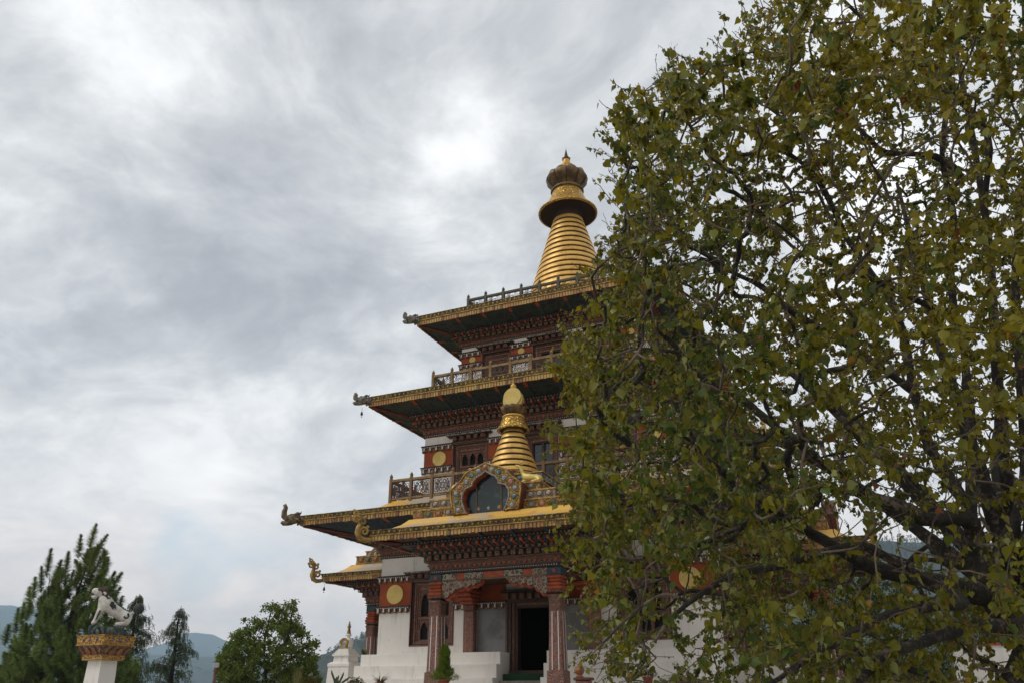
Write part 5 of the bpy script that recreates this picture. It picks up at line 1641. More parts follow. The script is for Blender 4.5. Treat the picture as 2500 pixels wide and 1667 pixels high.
# ------------------------------------------------------------------ potted plants
def leafmesh(name, quads, cols, parent):
    """quads: list of 3/4 point tuples, cols per quad"""
    V = []; F = []; LT = []; Cc = []
    for q, c in zip(quads, cols):
        b = len(V)
        V += [tuple(p) for p in q]; F += list(range(b, b + len(q))); LT.append(len(q)); Cc += [c] * len(q)
    return np_mesh(name, np.array(V), np.array(F), np.array(LT), ['leaf'], parent, col=np.array(Cc))
def pot(px, y_rim, D, rw, label, kind, seed, ped=True, rim=True):
    q = random.Random(seed)
    p = at(px, y_rim, D)
    root = empty('potted_plant', (p.x, D, 0), 0, label, 'potted plant')
    h = rw * 1.5; z = p.z
    mb = MB()
    mb.lathe([(rw * .62, z - h), (rw * .66, z - h), (rw * .85, z - .25 * h), (rw * .9, z - .2 * h), (rw, z - .18 * h), (rw * 1.02, z), (rw * .88, z), (rw * .86, z - .06)], (0, 0, 0), 24, 'terracotta', True)
    mb.build('pot', root)
    mb = MB(); mb.lathe([(rw * .86, z - .06), (0.01, z - .045)], (0, 0, 0), 20, 'soil', False, cap=False)
    mb.build('soil', root)
    if ped:
        mb = MB(); w = rw * 1.15
        mb.bbox(-w, w, -w, w, 0.0, z - h - .06, 'plaster', .01); mb.bbox(-w * 1.1, w * 1.1, -w * 1.1, w * 1.1, z - h - .06, z - h, 'maroon', .01)
        mb.build('pedestal', root)
    Q = []; Cs = []
    V = Vector
    def blade(a, L, w, lean, droop, c, n=5, z0=z - .05, r0=.3):
        d = V((math.cos(a), math.sin(a), 0)); sd = V((-d.y, d.x, 0))
        pr = None
        for i in range(n + 1):
            f = i / n
            pp = V((0, 0, z0)) + d * (rw * r0 + L * lean * f * (1 + .5 * f)) + V((0, 0, L * (f - droop * f * f)))
            ww = w * (1 - f) ** .6 * .5 + .001
            cur = (pp - sd * ww, pp + sd * ww)
            if pr: Q.append((pr[0], pr[1], cur[1], cur[0])); Cs.append(c)
            pr = cur
    if kind == 'cypress':
        for i in range(9000):
            f = q.random() ** .8
            zz = z + f * .86
            R_ = .23 * (1 - f) ** .7 * (1 + .22 * math.sin(8 * f + seed)) + .02
            aa = q.uniform(0, 6.28); r = R_ * q.uniform(.3, 1.05) * (1 + .5 * math.sin(3 * aa + 11 * f) * math.sin(17 * f + aa))
            c0 = V((r * math.cos(aa), r * math.sin(aa), zz - .03))
            d = V((math.cos(aa) * .5, math.sin(aa) * .5, q.uniform(.4, 1.2))).normalized() * q.uniform(.04, .10)
            s_ = V((q.uniform(-1, 1), q.uniform(-1, 1), q.uniform(-.5, .5))).normalized() * .008
            g = q.uniform(.6, 1.3)
            Q.append((c0 - s_, c0 + s_, c0 + d)); Cs.append((.13 * g, .19 * g, .03 * g))
        for i in range(14):
            aa = q.uniform(0, 6.28)
            blade(aa, q.uniform(.2, .34), .02, .45, .1, (.08, .13, .03), r0=.3)
    elif kind == 'grass':
        for i in range(70):
            g = q.uniform(.6, 1.3)
            blade(q.uniform(0, 6.28), q.uniform(.18, .46), .016, q.uniform(.2, .9), q.uniform(.1, .6), (.05 * g, .06 * g, .025 * g))
    elif kind == 'cactus':
        mb = MB()
        for (dx, hh, bx) in ((-.12, .42, -.05), (-.02, .28, .03), (.10, .36, .04), (.19, .24, .10), (.03, .20, -.03), (-.06, .24, .02)):
            rr_ = .028
            pts = [(dx * .3, 0, z - .05), (dx * .8, bx * .2, z + hh * .4), (dx + bx, bx * .5, z + hh * .8), (dx + bx * 1.3, bx, z + hh)]
            mb.tube(pts, [rr_, rr_ * 1.1, rr_, rr_ * .4], 8, 'cactus')
        mb.build('stem', root)
        for i in range(60):
            aa = q.uniform(0, 6.28); zz = z + q.uniform(0, .35)
            c0 = V((q.uniform(-.12, .2), q.uniform(-.03, .03), zz)); d = V((math.cos(aa), .2, math.sin(aa))) * .03
            Q.append((c0, c0 + d, c0 + d + V((.004, 0, .004)))); Cs.append((.1, .12, .05))
    elif kind == 'leafy':
        for i in range(420):
            aa = q.uniform(0, 6.28); el = q.uniform(0, 1.5); r = q.uniform(.35, 1) * .26
            c0 = V((r * math.cos(aa) * math.cos(el), r * math.sin(aa) * math.cos(el), z + r * math.sin(el) * .85))
            d = V((math.cos(aa), math.sin(aa), q.uniform(-.6, .8))).normalized() * q.uniform(.04, .08)
            s_ = d.cross(V((q.uniform(-1, 1), q.uniform(-1, 1), 1))).normalized() * .017
            g = q.uniform(.5, 1.5)
            Q.append((c0, c0 + d * .5 + s_, c0 + d, c0 + d * .5 - s_)); Cs.append((.07 * g, .075 * g, .02 * g) if q.random() > .15 else (.16, .07, .03))
    elif kind == 'spiky':
        for i in range(46):
            g = q.uniform(.6, 1.3)
            blade(q.uniform(0, 6.28), q.uniform(.25, .42), .026, q.uniform(.08, .5), q.uniform(0, .25), (.06 * g, .09 * g, .03 * g))
    elif kind == 'stalks':
        for i in range(60):
            g = q.uniform(.7, 1.3)
            blade(q.uniform(0, 6.28), q.uniform(.5, .95), .014, q.uniform(.02, .16), q.uniform(0, .08), (.16 * g, .16 * g, .08 * g))
    leafmesh('foliage', Q, Cs, root)
mat('cactus', (0.07, 0.09, 0.04), 0.7, fn=two((0.08, 0.10, 0.045), (0.04, 0.055, 0.025), 20))
pot(1084, 1657, 22.0, .165, 'bushy green cypress in a red pot before the left porch pillar', 'cypress', 1)
pot(928, 1664, 24.0, .15, 'red pot of thin wiry grass in front of the white plinth steps', 'grass', 2)
pot(868, 1670, 25.0, .17, 'low leafy plant with reddish leaves between the stupa and the grass pot', 'leafy', 3)
pot(823, 1672, 24.0, .14, 'branching cactus in front of the white stupa', 'cactus', 4)
pot(779, 1666, 25.0, .13, 'spiky green plant in a red pot left of the stupa', 'spiky', 5)
pot(752, 1668, 25.5, .20, 'yellowish leafy potted plant beside the round tree', 'leafy', 6)
pot(722, 1690, 26.0, .16, 'pot of tall pale dry stalks under the round tree', 'stalks', 8)
pot(889, 1600, 31.5, .11, 'dark upright plant behind the top step at the temple corner', 'spiky', 9)
pot(1582, 1650, 24.0, .16, 'green leafy plant in a red pot before the white wall under the big tree', 'leafy', 10)
pot(1655, 1664, 24.5, .16, 'small leafy pot further right under the big tree', 'leafy', 12)
# carved stand with a round orange finial beside the right porch pillar
p = at(1425, 1652, 23.5)
st = empty('carved_stand', (p.x, 23.5, 0), -YAW, 'carved red stand with round orange ornament right of the porch pillar', 'stand')
mb = MB()
mb.bbox(-.20, .20, -.16, .16, 0, p.z - .08, 'carved_pillar', .02); mb.bbox(-.25, .25, -.20, .20, p.z - .08, p.z, 'maroon', .02)
mb.build('box', st)
mb = MB(); mb.lathe([(.10, p.z), (.12, p.z + .03), (.06, p.z + .05), (.11, p.z + .10), (.15, p.z + .19), (.12, p.z + .28), (.05, p.z + .32), (.03, p.z + .36), (.005, p.z + .40)], (-.12, 0, 0), 20, 'petal_orange', True, lobes=8, amp=.05)
mb.build('round_ornament', st)
# ------------------------------------------------------------------ tree growing
def catmull(P, per=6):
    P = [np.array(p, float) for p in P]
    out = []
    for i in range(len(P) - 1):
        p0 = P[max(i - 1, 0)]; p1 = P[i]; p2 = P[i + 1]; p3 = P[min(i + 2, len(P) - 1)]
        for k in range(per):
            t = k / per
            out.append(0.5 * ((2 * p1) + (-p0 + p2) * t + (2 * p0 - 5 * p1 + 4 * p2 - p3) * t * t + (-p0 + 3 * p1 - 3 * p2 + p3) * t ** 3))
    out.append(P[-1])
    return out
class Skeleton:
    def __init__(self, root, r):
        self.P = [np.array(root, float)]; self.par = [-1]; self.rmin = [r]; self.base = [0.0]; self.tip = [False]
    def add(self, p, par, r=0.0):
        p = np.array(p, float)
        self.P.append(p); self.par.append(par); self.rmin.append(r)
        self.base.append(self.base[par] + float(np.linalg.norm(p - self.P[par]))); self.tip.append(False)
        return len(self.P) - 1
    def nearest(self, p):
        return int(np.argmin(np.linalg.norm(np.array(self.P) - np.array(p), axis=1)))
    def limb(self, pts, radii, start=None, per=6):
        """pts[0] is joined to the nearest existing node"""
        if start is None: start = self.nearest(pts[0])
        C = catmull([self.P[start]] + list(pts[1:]), per)
        n = len(C)
        rr = np.interp(np.linspace(0, 1, n), np.linspace(0, 1, len(radii)), radii)
        k = start
        for i in range(1, n): k = self.add(C[i], k, rr[i])
        return k
    def grow(self, A, rs, step=0.3, w=0.12, wig=0.10, sag=0.0):
        cap = len(self.P) + int(len(A) * 14) + 10
        P = np.zeros((cap, 3), np.float32); n = len(self.P)
        P[:n] = np.array(self.P)
        B = np.zeros(cap, np.float32); B[:n] = np.array(self.base)
        d0 = np.linalg.norm(A[:, None, :] - P[None, :n:3, :], axis=2).min(axis=1) if n * len(A) < 2e7 else np.linalg.norm(A - P[0], axis=1)
        order = np.argsort(d0)
        for ai in order:
            a = A[ai]
            d = np.linalg.norm(P[:n] - a, axis=1)
            i = int(np.argmin(d + w * B[:n]))
            L = float(d[i])
            m = max(2, int(L / step) + 1)
            if n + m > cap: break
            p0 = P[i].astype(float); prev = i
            side = rs.normal(0, 1, 3); side *= L * wig / (np.linalg.norm(side) + 1e-6)
            for k in range(1, m + 1):
                f = k / m
                p = p0 + (a - p0) * f + side * math.sin(PI * f) + rs.normal(0, 0.012 * min(1, L), 3)
                p[2] -= sag * L * math.sin(PI * f)
                P[n] = p; B[n] = B[prev] + L / m
                self.P.append(p); self.par.append(prev); self.rmin.append(0.0); self.base.append(float(B[n])); self.tip.append(k == m)
                prev = n; n += 1
    def finish(self, r0=0.0035, ex=2.3):
        n = len(self.P)
        self.Pa = np.array(self.P); self.pa = np.array(self.par)
        child = [[] for _ in range(n)]
        acc = np.zeros(n)
        r = np.zeros(n)
        main = -np.ones(n, int); mr = np.zeros(n)
        for i in range(n - 1, -1, -1):
            v = acc[i] ** (1 / ex) if acc[i] > 0 else r0
            r[i] = max(v, self.rmin[i], r0)
            p = self.par[i]
            if p >= 0:
                acc[p] += r[i] ** ex if self.rmin[i] == 0 else 0
                if r[i] > mr[p]: mr[p] = r[i]; main[p] = i
        kn = np.random.default_rng(n).normal(0, 1, n)
        r = r * (1 + np.where(r > .02, .10, .0) * np.clip(kn, -1.5, 2))
        self.r = r; self.main = main; self.leafend = (main < 0)
        return self
    def mesh(self, name, parent, mats=('bark', 'twig'), big=0.03):
        P, par, r = self.Pa, self.pa, self.r
        n = len(P)
        e = np.where(par >= 0)[0]
        dirn = np.zeros((n, 3)); dirn[e] = P[e] - P[par[e]]
        ln = np.linalg.norm(dirn, axis=1, keepdims=True); dirn = np.where(ln > 1e-6, dirn / np.maximum(ln, 1e-6), np.array([0, 0, 1.0]))
        nd = dirn.copy()
        m = self.main >= 0
        nd[m] = dirn[m] + dirn[self.main[m]]
        nd /= np.maximum(np.linalg.norm(nd, axis=1, keepdims=True), 1e-6)
        ref = np.array([0.31, 0.22, 0.925]); 
        def frames(d):
            a = np.cross(d, ref); l = np.linalg.norm(a, axis=1, keepdims=True)
            a = np.where(l > 1e-3, a / np.maximum(l, 1e-3), np.array([1.0, 0, 0]))
            return a, np.cross(d, a)
        Vs = []; Fs = []; MI = []; base = 0
        for lo, hi, sides, mi in ((0.0, 0.008, 3, 1), (0.008, big, 5, 1), (big, 9, 9, 0)):
            ee = e[(r[e] >= lo) & (r[e] < hi)]
            if len(ee) == 0: continue
            pe = par[ee]
            ismain = self.main[pe] == ee
            dA = np.where(ismain[:, None], nd[pe], dirn[ee]); rA = np.where(ismain, r[pe], np.minimum(r[pe], r[ee] * 1.35))
            dB = nd[ee]; rB = r[ee]
            rings = []
            for c, d, rad in ((P[pe], dA, rA), (P[ee], dB, rB)):
                a, b = frames(d)
                ang = 2 * PI * np.arange(sides) / sides
                rings.append(c[:, None, :] + rad[:, None, None] * (np.cos(ang)[None, :, None] * a[:, None, :] + np.sin(ang)[None, :, None] * b[:, None, :]))
            V = np.concatenate(rings, axis=1)      # (ne, 2s, 3)
            k = np.arange(len(ee))[:, None] * 2 * sides + base
            i0 = np.arange(sides); i1 = (i0 + 1) % sides
            F = np.stack([k + i0, k + i1, k + sides + i1, k + sides + i0], -1).reshape(-1, 4)
            Vs.append(V.reshape(-1, 3)); Fs.append(F); MI.append(np.full(len(F), mi)); base += V.shape[0] * V.shape[1]
        V = np.concatenate(Vs); F = np.concatenate(Fs); MI = np.concatenate(MI)
        return np_mesh(name, V, F.ravel(), np.full(len(F), 4), list(mats), parent, smooth=True, matidx=MI)

def leaf_cloud(name, pos, axis, size, col, parent, rs, shape='heart', matn='leaf', fold=0.25, petiole=0.0):
    """pos: attachment points; axis: direction the leaf tip points to"""
    n = len(pos)
    ax = axis / np.maximum(np.linalg.norm(axis, axis=1, keepdims=True), 1e-6)
    rnd = rs.normal(0, 1, (n, 3)); rnd[:, 2] *= 0.55
    side = np.cross(ax, rnd); side /= np.maximum(np.linalg.norm(side, axis=1, keepdims=True), 1e-6)
    nor = np.cross(side, ax)
    if shape == 'heart':
        # (across, along, lift)
        T = np.array([(0, 0.06, 0), (-.26, 0.0, .5), (-.47, .22, 1), (-.40, .52, .9), (-.17, .80, .35), (0, 1.14, -.2), (.17, .80, .35), (.40, .52, .9), (.47, .22, 1), (.26, 0, .5), (0, .55, 0)])
        FA = [(0, 10, 2, 1), (10, 3, 2), (10, 5, 4, 3), (0, 9, 8, 10), (10, 8, 7), (10, 7, 6, 5)]
    elif shape == 'oval':
        T = np.array([(0, 0, 0), (-.28, .3, .6), (-.24, .7, .5), (0, 1.0, 0), (.24, .7, .5), (.28, .3, .6)])
        FA = [(0, 3, 2, 1), (0, 5, 4, 3)]
    else:
        T = np.array([(-.5, 0, 0), (.5, 0, 0), (0, 1.0, 0)])
        FA = [(0, 1, 2)]
    sz = size[:, None, None]
    lift = (fold * rs.uniform(0.2, 1.6, n))[:, None]
    curl = (rs.normal(0, 0.12, n))[:, None]
    V = pos[:, None, :] + sz * (T[None, :, 0:1] * side[:, None, :] + T[None, :, 1:2] * ax[:, None, :] + ((T[None, :, 2] * lift + curl * T[None, :, 1] ** 2)[:, :, None]) * nor[:, None, :] * 0.5)
    k = len(T)
    fl = []; lt = []
    base = (np.arange(n) * k)[:, None]
    tri = [f for f in FA if len(f) == 3]; quad = [f for f in FA if len(f) == 4]
    segs = []; lts = []
    for grp, L in ((quad, 4), (tri, 3)):
        if grp:
            f = (base[:, :, None] + np.array(grp)[None]).reshape(-1)
            segs.append(f); lts.append(np.full(n * len(grp), L))
    Vf = V.reshape(-1, 3); C = np.repeat(col, k, axis=0)
    if petiole > 0:
        o = len(Vf)
        up = rs.normal(0, 0.3, (n, 3)) + np.array([0, 0, 0.9])
        q0 = pos + up / np.linalg.norm(up, axis=1, keepdims=True) * (petiole * size)[:, None] * rs.uniform(.4, 1.2, (n, 1))
        w = side * 0.0022
        P3 = np.stack([q0 - w, q0 + w, pos + ax * size[:, None] * .06], 1)
        Vf = np.concatenate([Vf, P3.reshape(-1, 3)])
        C = np.concatenate([C, np.repeat(col * 1.15, 3, axis=0)])
        segs.append(np.arange(n * 3) + o); lts.append(np.full(n, 3))
    return np_mesh(name, Vf, np.concatenate(segs), np.concatenate(lts), [matn], parent, col=C, smooth=False)

# ------------------------------------------------------------------ the great fig tree on the right
TB = np.array([6.75, 11.3, 0.0])
XL = np.array([(-200, 2050), (0, 1862), (21, 1810), (64, 1762), (138, 1756), (160, 1625), (175, 1580), (205, 1552), (240, 1512), (300, 1480), (340, 1446), (400, 1470), (460, 1482), (520, 1470), (560, 1455), (620, 1430), (700, 1425), (780, 1385), (850, 1345), (900, 1330), (940, 1328), (1000, 1338), (1060, 1338), (1150, 1330), (1250, 1336), (1330, 1342), (1400, 1352), (1500, 1362), (1600, 1372), (1700, 1380), (2100, 1420)], float)
def big_tree():
    rs = np.random.default_rng(42)
    root = empty('fig_tree', TB, 0, 'huge spreading fig tree with heart shaped olive leaves and dark limbs filling the right side', 'tree')
    g = lambda px, py, D: np.array(at(px, py, D))
    S = Skeleton(TB + np.array([0.25, 0.1, -0.1]), 0.62)
    k = 0
    top = g(2545, 1560, 11.2)
    k0 = S.limb([TB, TB + np.array([0.15, 0.05, 0.9]), (top + np.array([0.25, 0.1, 0]))], [0.60, 0.50, 0.44], 0, 5)
    # (pixel path, depth start, depth end, radii)
    L = [
        ([(2545, 1560), (2500, 1488), (2340, 1434), (2225, 1408), (2130, 1385), (2068, 1350), (1976, 1297), (1905, 1254), (1817, 1209), (1782, 1170), (1740, 1128), (1705, 1086), (1660, 1010)], 11.2, 10.2, (.30, .19, .13, .09, .05, .02)),
        ([(2545, 1560), (2440, 1480), (2385, 1330), (2360, 1266), (2264, 1266), (2206, 1239), (2114, 1209), (2061, 1159), (2015, 1136), (1950, 1080), (1882, 1032), (1809, 971), (1706, 917), (1648, 844), (1595, 791), (1576, 691), (1576, 577), (1560, 500)], 11.2, 10.8, (.30, .19, .16, .11, .085, .055, .03, .015)),
        ([(2400, 1470), (2350, 1468), (2264, 1480), (2168, 1500), (2072, 1549), (1977, 1603), (1900, 1656), (1840, 1690)], 9.8, 8.0, (.12, .085, .06, .04, .02)),
        ([(2545, 1560), (2500, 1530), (2397, 1526), (2302, 1549), (2225, 1576), (2168, 1591), (2114, 1641), (2070, 1700)], 11.0, 8.4, (.28, .12, .10, .08, .04)),
        ([(2050, 1165), (2000, 1184), (1928, 1205), (1866, 1232), (1817, 1277), (1721, 1323), (1664, 1335), (1606, 1331), (1568, 1362), (1514, 1358), (1484, 1327), (1415, 1304)], 10.2, 8.6, (.05, .045, .04, .03, .02, .01)),
        ([(2206, 1400), (2150, 1350), (2091, 1331), (1996, 1350), (1893, 1381), (1817, 1396), (1752, 1423), (1683, 1469), (1633, 1515), (1598, 1564)], 10.2, 8.2, (.09, .08, .05, .035, .02)),
        ([(1950, 1290), (1874, 1270), (1809, 1285), (1729, 1262), (1683, 1228), (1600, 1215), (1514, 1201), (1472, 1170)], 10.6, 9.6, (.06, .05, .04, .02, .01)),
        ([(2360, 1266), (2372, 1100), (2352, 844), (2332, 768), (2321, 661), (2329, 538), (2300, 380), (2314, 223), (2290, 60), (2280, -120)], 11.2, 11.6, (.14, .09, .07, .06, .045, .02)),
        ([(2440, 1480), (2475, 1350), (2450, 1100), (2430, 850), (2415, 600), (2385, 400), (2340, 150), (2300, -100)], 11.2, 12.4, (.22, .15, .11, .09, .065, .04)),
        ([(2470, 1400), (2500, 1200), (2490, 900), (2480, 600), (2520, 300), (2500, 0), (2520, -260)], 11.0, 10.0, (.15, .10, .08, .06, .04)),
        ([(2340, 760), (2264, 745), (2168, 699), (2091, 665), (1996, 630), (1938, 577), (1860, 520)], 11.4, 10.8, (.08, .065, .05, .035, .02)),
        ([(2360, 1266), (2275, 1100), (2237, 978), (2218, 883), (2191, 768), (2130, 672), (2068, 584), (2026, 530), (1980, 430)], 11.4, 12.6, (.15, .11, .10, .08, .05, .03)),
        ([(2237, 978), (2140, 890), (2034, 818), (1938, 764), (1860, 700), (1780, 660), (1700, 600)], 11.8, 11.4, (.10, .085, .07, .05, .03)),
        ([(2345, 470), (2346, 430), (2282, 382), (2165, 373), (2129, 347), (2091, 309), (2037, 277), (1980, 220)], 11.6, 11.0, (.08, .07, .05, .04, .02)),
        ([(2037, 560), (1990, 430), (1888, 354), (1767, 293), (1712, 255), (1693, 217)], 11.8, 11.0, (.06, .05, .04, .03, .015)),
        ([(2430, 500), (2410, 325), (2314, 223), (2200, 120), (2100, 40), (2020, -40)], 11.8, 11.0, (.09, .07, .05, .03)),
        ([(1700, 600), (1620, 520), (1560, 430), (1530, 380)], 11.2, 11.0, (.03, .02, .01)),
        ([(1760, 655), (1640, 590), (1530, 640), (1490, 580)], 10.8, 10.2, (.03, .02, .005)),
        ([(1576, 691), (1520, 720), (1450, 690), (1410, 650)], 10.4, 9.8, (.025, .012, .004)),
        ([(1700, 1080), (1620, 1040), (1540, 1030), (1470, 1050), (1400, 1080)], 10.0, 9.2, (.03, .025, .012)),
        ([(1648, 844), (1560, 850), (1470, 880), (1400, 900)], 10.4, 9.8, (.03, .02, .01)),
        ([(1683, 1469), (1620, 1450), (1540, 1500), (1480, 1560), (1440, 1600)], 8.6, 8.2, (.025, .02, .01)),
    ]
    for path, D0, D1, rad in L:
        n = len(path)
        pts = [g(x, y, D0 + (D1 - D0) * i / (n - 1) + (0.12 * math.sin(i * 1.9 + x) if 0 < i < n - 1 else 0)) for i, (x, y) in enumerate(path)]
        S.limb(pts, tuple(v * (.68 if v > .07 else .85) for v in rad), None, 4)
    # limbs to the back, to the right and over the camera, outside the photo's view
    for q, (dx, dy, dz, r) in enumerate(((5.5, 1, 4.5, .17), (4, 5, 5, .16), (0.5, 6.0, 4.6, .15), (-3.5, 5.0, 5.0, .13), (3, -5, 4.5, .15), (2.5, -2.5, 8, .12), (5, -2.5, 7, .14), (1.5, 3, 9.5, .14), (-3.5, 4.5, 8.0, .10), (-1.5, 6, 7.5, .1))):
        b = TB + np.array([.2, .1, 2.6])
        mid = b + np.array([dx, dy, dz]) * 0.45 + np.array([0, 0, .8]); end = b + np.array([dx, dy, dz])
        S.limb([b, mid, end], [r, r * .6, r * .2], None, 8)
    # attraction points through the crown volume
    Cc = TB + np.array([0.15, 0.0, 6.9]); Rr = np.array([8.1, 8.1, 7.9])
    N = 52000
    X = rs.normal(0, 1, (N, 3)); X /= np.linalg.norm(X, axis=1, keepdims=True)
    rad = rs.random(N) ** (1 / 2.2)
    P = Cc + X * Rr * rad[:, None]
    rho = rad
    px, py = project(P)
    keep = (P[:, 2] > 1.05) & (P[:, 1] > 2.6)
    # lumpy outer surface, gaps and clumps
    def lump(Q, s, seed):
        r = np.random.default_rng(seed); v = 0
        for _ in range(7):
            kx = r.normal(0, 1, 3); kx /= np.linalg.norm(kx)
            v = v + np.sin(Q @ kx * s * r.uniform(.7, 1.4) + r.uniform(0, 6.28))
        return v / 7 ** .5
    nl = lump(P, 1.15, 3); n2 = lump(P, 2.6, 8)
    keep &= rho < 0.93 + 0.10 * nl
    keep &= (nl * 0.55 + n2 * 0.6) > -0.62 + 0.75 * (rho < 0.5)
    keep &= (rho > 0.42) | (rs.random(N) < 0.12)
    keep &= px > np.interp(py, XL[:, 1 - 1], XL[:, 1]) + 30 + 60 * rs.random(N) ** 2 + 40 * n2 + 26 * nl
    # the low open window under the crown, where the hill shows through
    keep &= ~((px > 1960) & (px < 2330) & (py > 1270) & (py < 1345) & (rs.random(N) < .8))
    keep &= ~((px > 2060) & (px < 2500) & (py > 1330) & (rs.random(N) < .45))
    keep &= ~((px > 1590) & (px < 1765) & (py > 1370) & (py < 1570) & (rs.random(N) < .72))
    keep &= ~((px > 1590) & (px < 1800) & (py > 1570) & (rs.random(N) < .4))
    keep &= ~((px > 1960) & (px < 2120) & (py > 1230) & (py < 1300) & (rs.random(N) < .7))
    infr = (px > 1250) & (px < 2620) & (py > -120) & (py < 1760)
    keep &= infr | (rs.random(N) < 0.16)
    A = P[keep]; inf = infr[keep]
    # thin the far side of the crown a little, spread evenly by rejection on a grid
    key = np.floor(A / 0.34).astype(int)
    _, ui = np.unique(key, axis=0, return_index=True)
    A = A[ui]; inf = inf[ui]
    mx = 13500
    if len(A) > mx:
        sel = rs.permutation(len(A))[:mx]; A = A[sel]; inf = inf[sel]
    S.grow(A, rs, 0.16, 0.06, 0.10, 0.0)
    # bare-ended sprigs reaching past the leafy outline
    PP = np.array(S.P); tips = np.where(np.array(S.tip))[0]
    px, py = project(PP[tips])
    edge = np.interp(py, XL[:, 0], XL[:, 1])
    near = tips[(px < edge + 190) & (py > -60) & (py < 1700)]
    near = rs.permutation(near)[:1500]
    for i in near:
        p = S.P[i]; o = p - (TB + np.array([0, 0, 5.0])); o /= np.linalg.norm(o)
        d = o + rs.normal(0, .35, 3) + np.array([0, 0, .25]); d /= np.linalg.norm(d)
        L = rs.uniform(.12, .55) * rs.random() ** .4; k = i
        for q in range(5):
            k = S.add(p + d * L * (q + 1) / 5 + np.array([0, 0, -.06 * L * (q / 4) ** 2]) + rs.normal(0, .008, 3), k)
    S.finish(0.0048, 2.15)
    # bring into object space
    S.Pa = S.Pa - TB
    trunk = S.mesh('trunk', root, ('bark', 'twig'), 0.02)
    # leaf-bearing nodes: thin twigs
    thin = np.where((S.r < 0.0105) & (S.pa >= 0))[0]
    W = S.Pa + TB
    px, py = project(W[thin])
    inview = (px > 1200) & (px < 2700) & (py > -150) & (py < 1800)
    prob = np.where(inview, 1.0, 0.4)
    thin = thin[rs.random(len(thin)) < prob]
    print('fig nodes', len(S.P), 'thin', len(thin), 'attr', len(A))
    per = 185000 / len(thin)
    cnt = rs.poisson(per, len(thin))
    # clumps: some sprays are full, some nearly bare
    cl = np.clip(1.0 + 1.0 * lump(W[thin], 3.0, 21) + .4 * lump(W[thin], 1.2, 55), 0.06, 2.8)
    wpx, wpy = project(W[thin]); ed = np.interp(wpy, XL[:, 0], XL[:, 1])
    cl *= np.where(wpx < ed + 330, .34 + .66 * np.clip((wpx - ed) / 360, 0, 1), 1.0)
    cl *= 1 + .45 * np.clip((W[thin][:, 2] - 6.5) / 3, 0, 1) * (wpx > ed + 250)
    cnt = rs.poisson(per * cl)
    ii = np.repeat(thin, cnt); n = len(ii)
    f = rs.random((n, 1))
    pos = S.Pa[ii] * f + S.Pa[S.pa[ii]] * (1 - f)
    size = np.where(rs.random(n) < .34, .082 * np.exp(rs.normal(0, .20, n)), .040 * np.exp(rs.normal(0, .28, n))); size = np.clip(size, .02, .125)
    off = rs.normal(0, 1, (n, 3)); off[:, 2] = off[:, 2] * .5 - .5
    off /= np.linalg.norm(off, axis=1, keepdims=True)
    pos = pos + off * (size * rs.uniform(.35, .85, n))[:, None]
    ax = rs.normal(0, 0.55, (n, 3)) + np.array([0, 0, -1.0])
    # colour: olive, yellower or bluer by spray, a few browned leaves
    Wp = pos + TB
    h = lump(Wp, 1.3, 31) * .75 + rs.normal(0, .6, n)
    c1 = np.array([.158, .142, .012]); c2 = np.array([.050, .085, .016]); c3 = np.array([.215, .18, .015]); 
    t = np.clip(h * .5 + .5, 0, 1)[:, None]
    col = np.where(t < .5, c2 + (c1 - c2) * t * 2, c1 + (c3 - c1) * (t - .5) * 2)
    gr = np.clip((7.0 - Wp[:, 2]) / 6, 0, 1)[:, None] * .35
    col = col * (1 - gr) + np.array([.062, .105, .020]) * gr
    u = rs.random(n)
    col[u < .022] = np.array([.22, .12, .02]); col[u < .007] = np.array([.15, .05, .018])
    pale = (u > .90); col[pale] = np.array([.20, .22, .08])
    col = col * rs.uniform(.8, 1.45, (n, 1))
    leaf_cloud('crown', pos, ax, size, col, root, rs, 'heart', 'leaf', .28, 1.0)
    # small figs along the twigs
    tt = np.where((S.r < 0.006) & (S.pa >= 0))[0]
    px, py = project(W[tt]); tt = tt[(px > 1200) & (px < 2600) & (py > -50) & (py < 1750)]
    tt = rs.choice(tt, min(len(tt), 44000)); m = len(tt)
    f = rs.random((m, 1)); c = S.Pa[tt] * f + S.Pa[S.pa[tt]] * (1 - f) + rs.normal(0, .006, (m, 3))
    r = rs.uniform(.005, .0115, m)
    O = np.array([(1, 0, 0), (0, 1, 0), (-1, 0, 0), (0, -1, 0), (0, 0, 1), (0, 0, -1)], float)
    V = (c[:, None, :] + r[:, None, None] * O[None]).reshape(-1, 3)
    FF = np.array([(0, 1, 4), (1, 2, 4), (2, 3, 4), (3, 0, 4), (1, 0, 5), (2, 1, 5), (3, 2, 5), (0, 3, 5)])
    F = ((np.arange(m) * 6)[:, None, None] + FF[None]).reshape(-1)
    fo = np_mesh('figs', V, F, np.full(m * 8, 3), ['fig'], root, smooth=True)
    fo['kind'] = 'stuff'
big_tree()

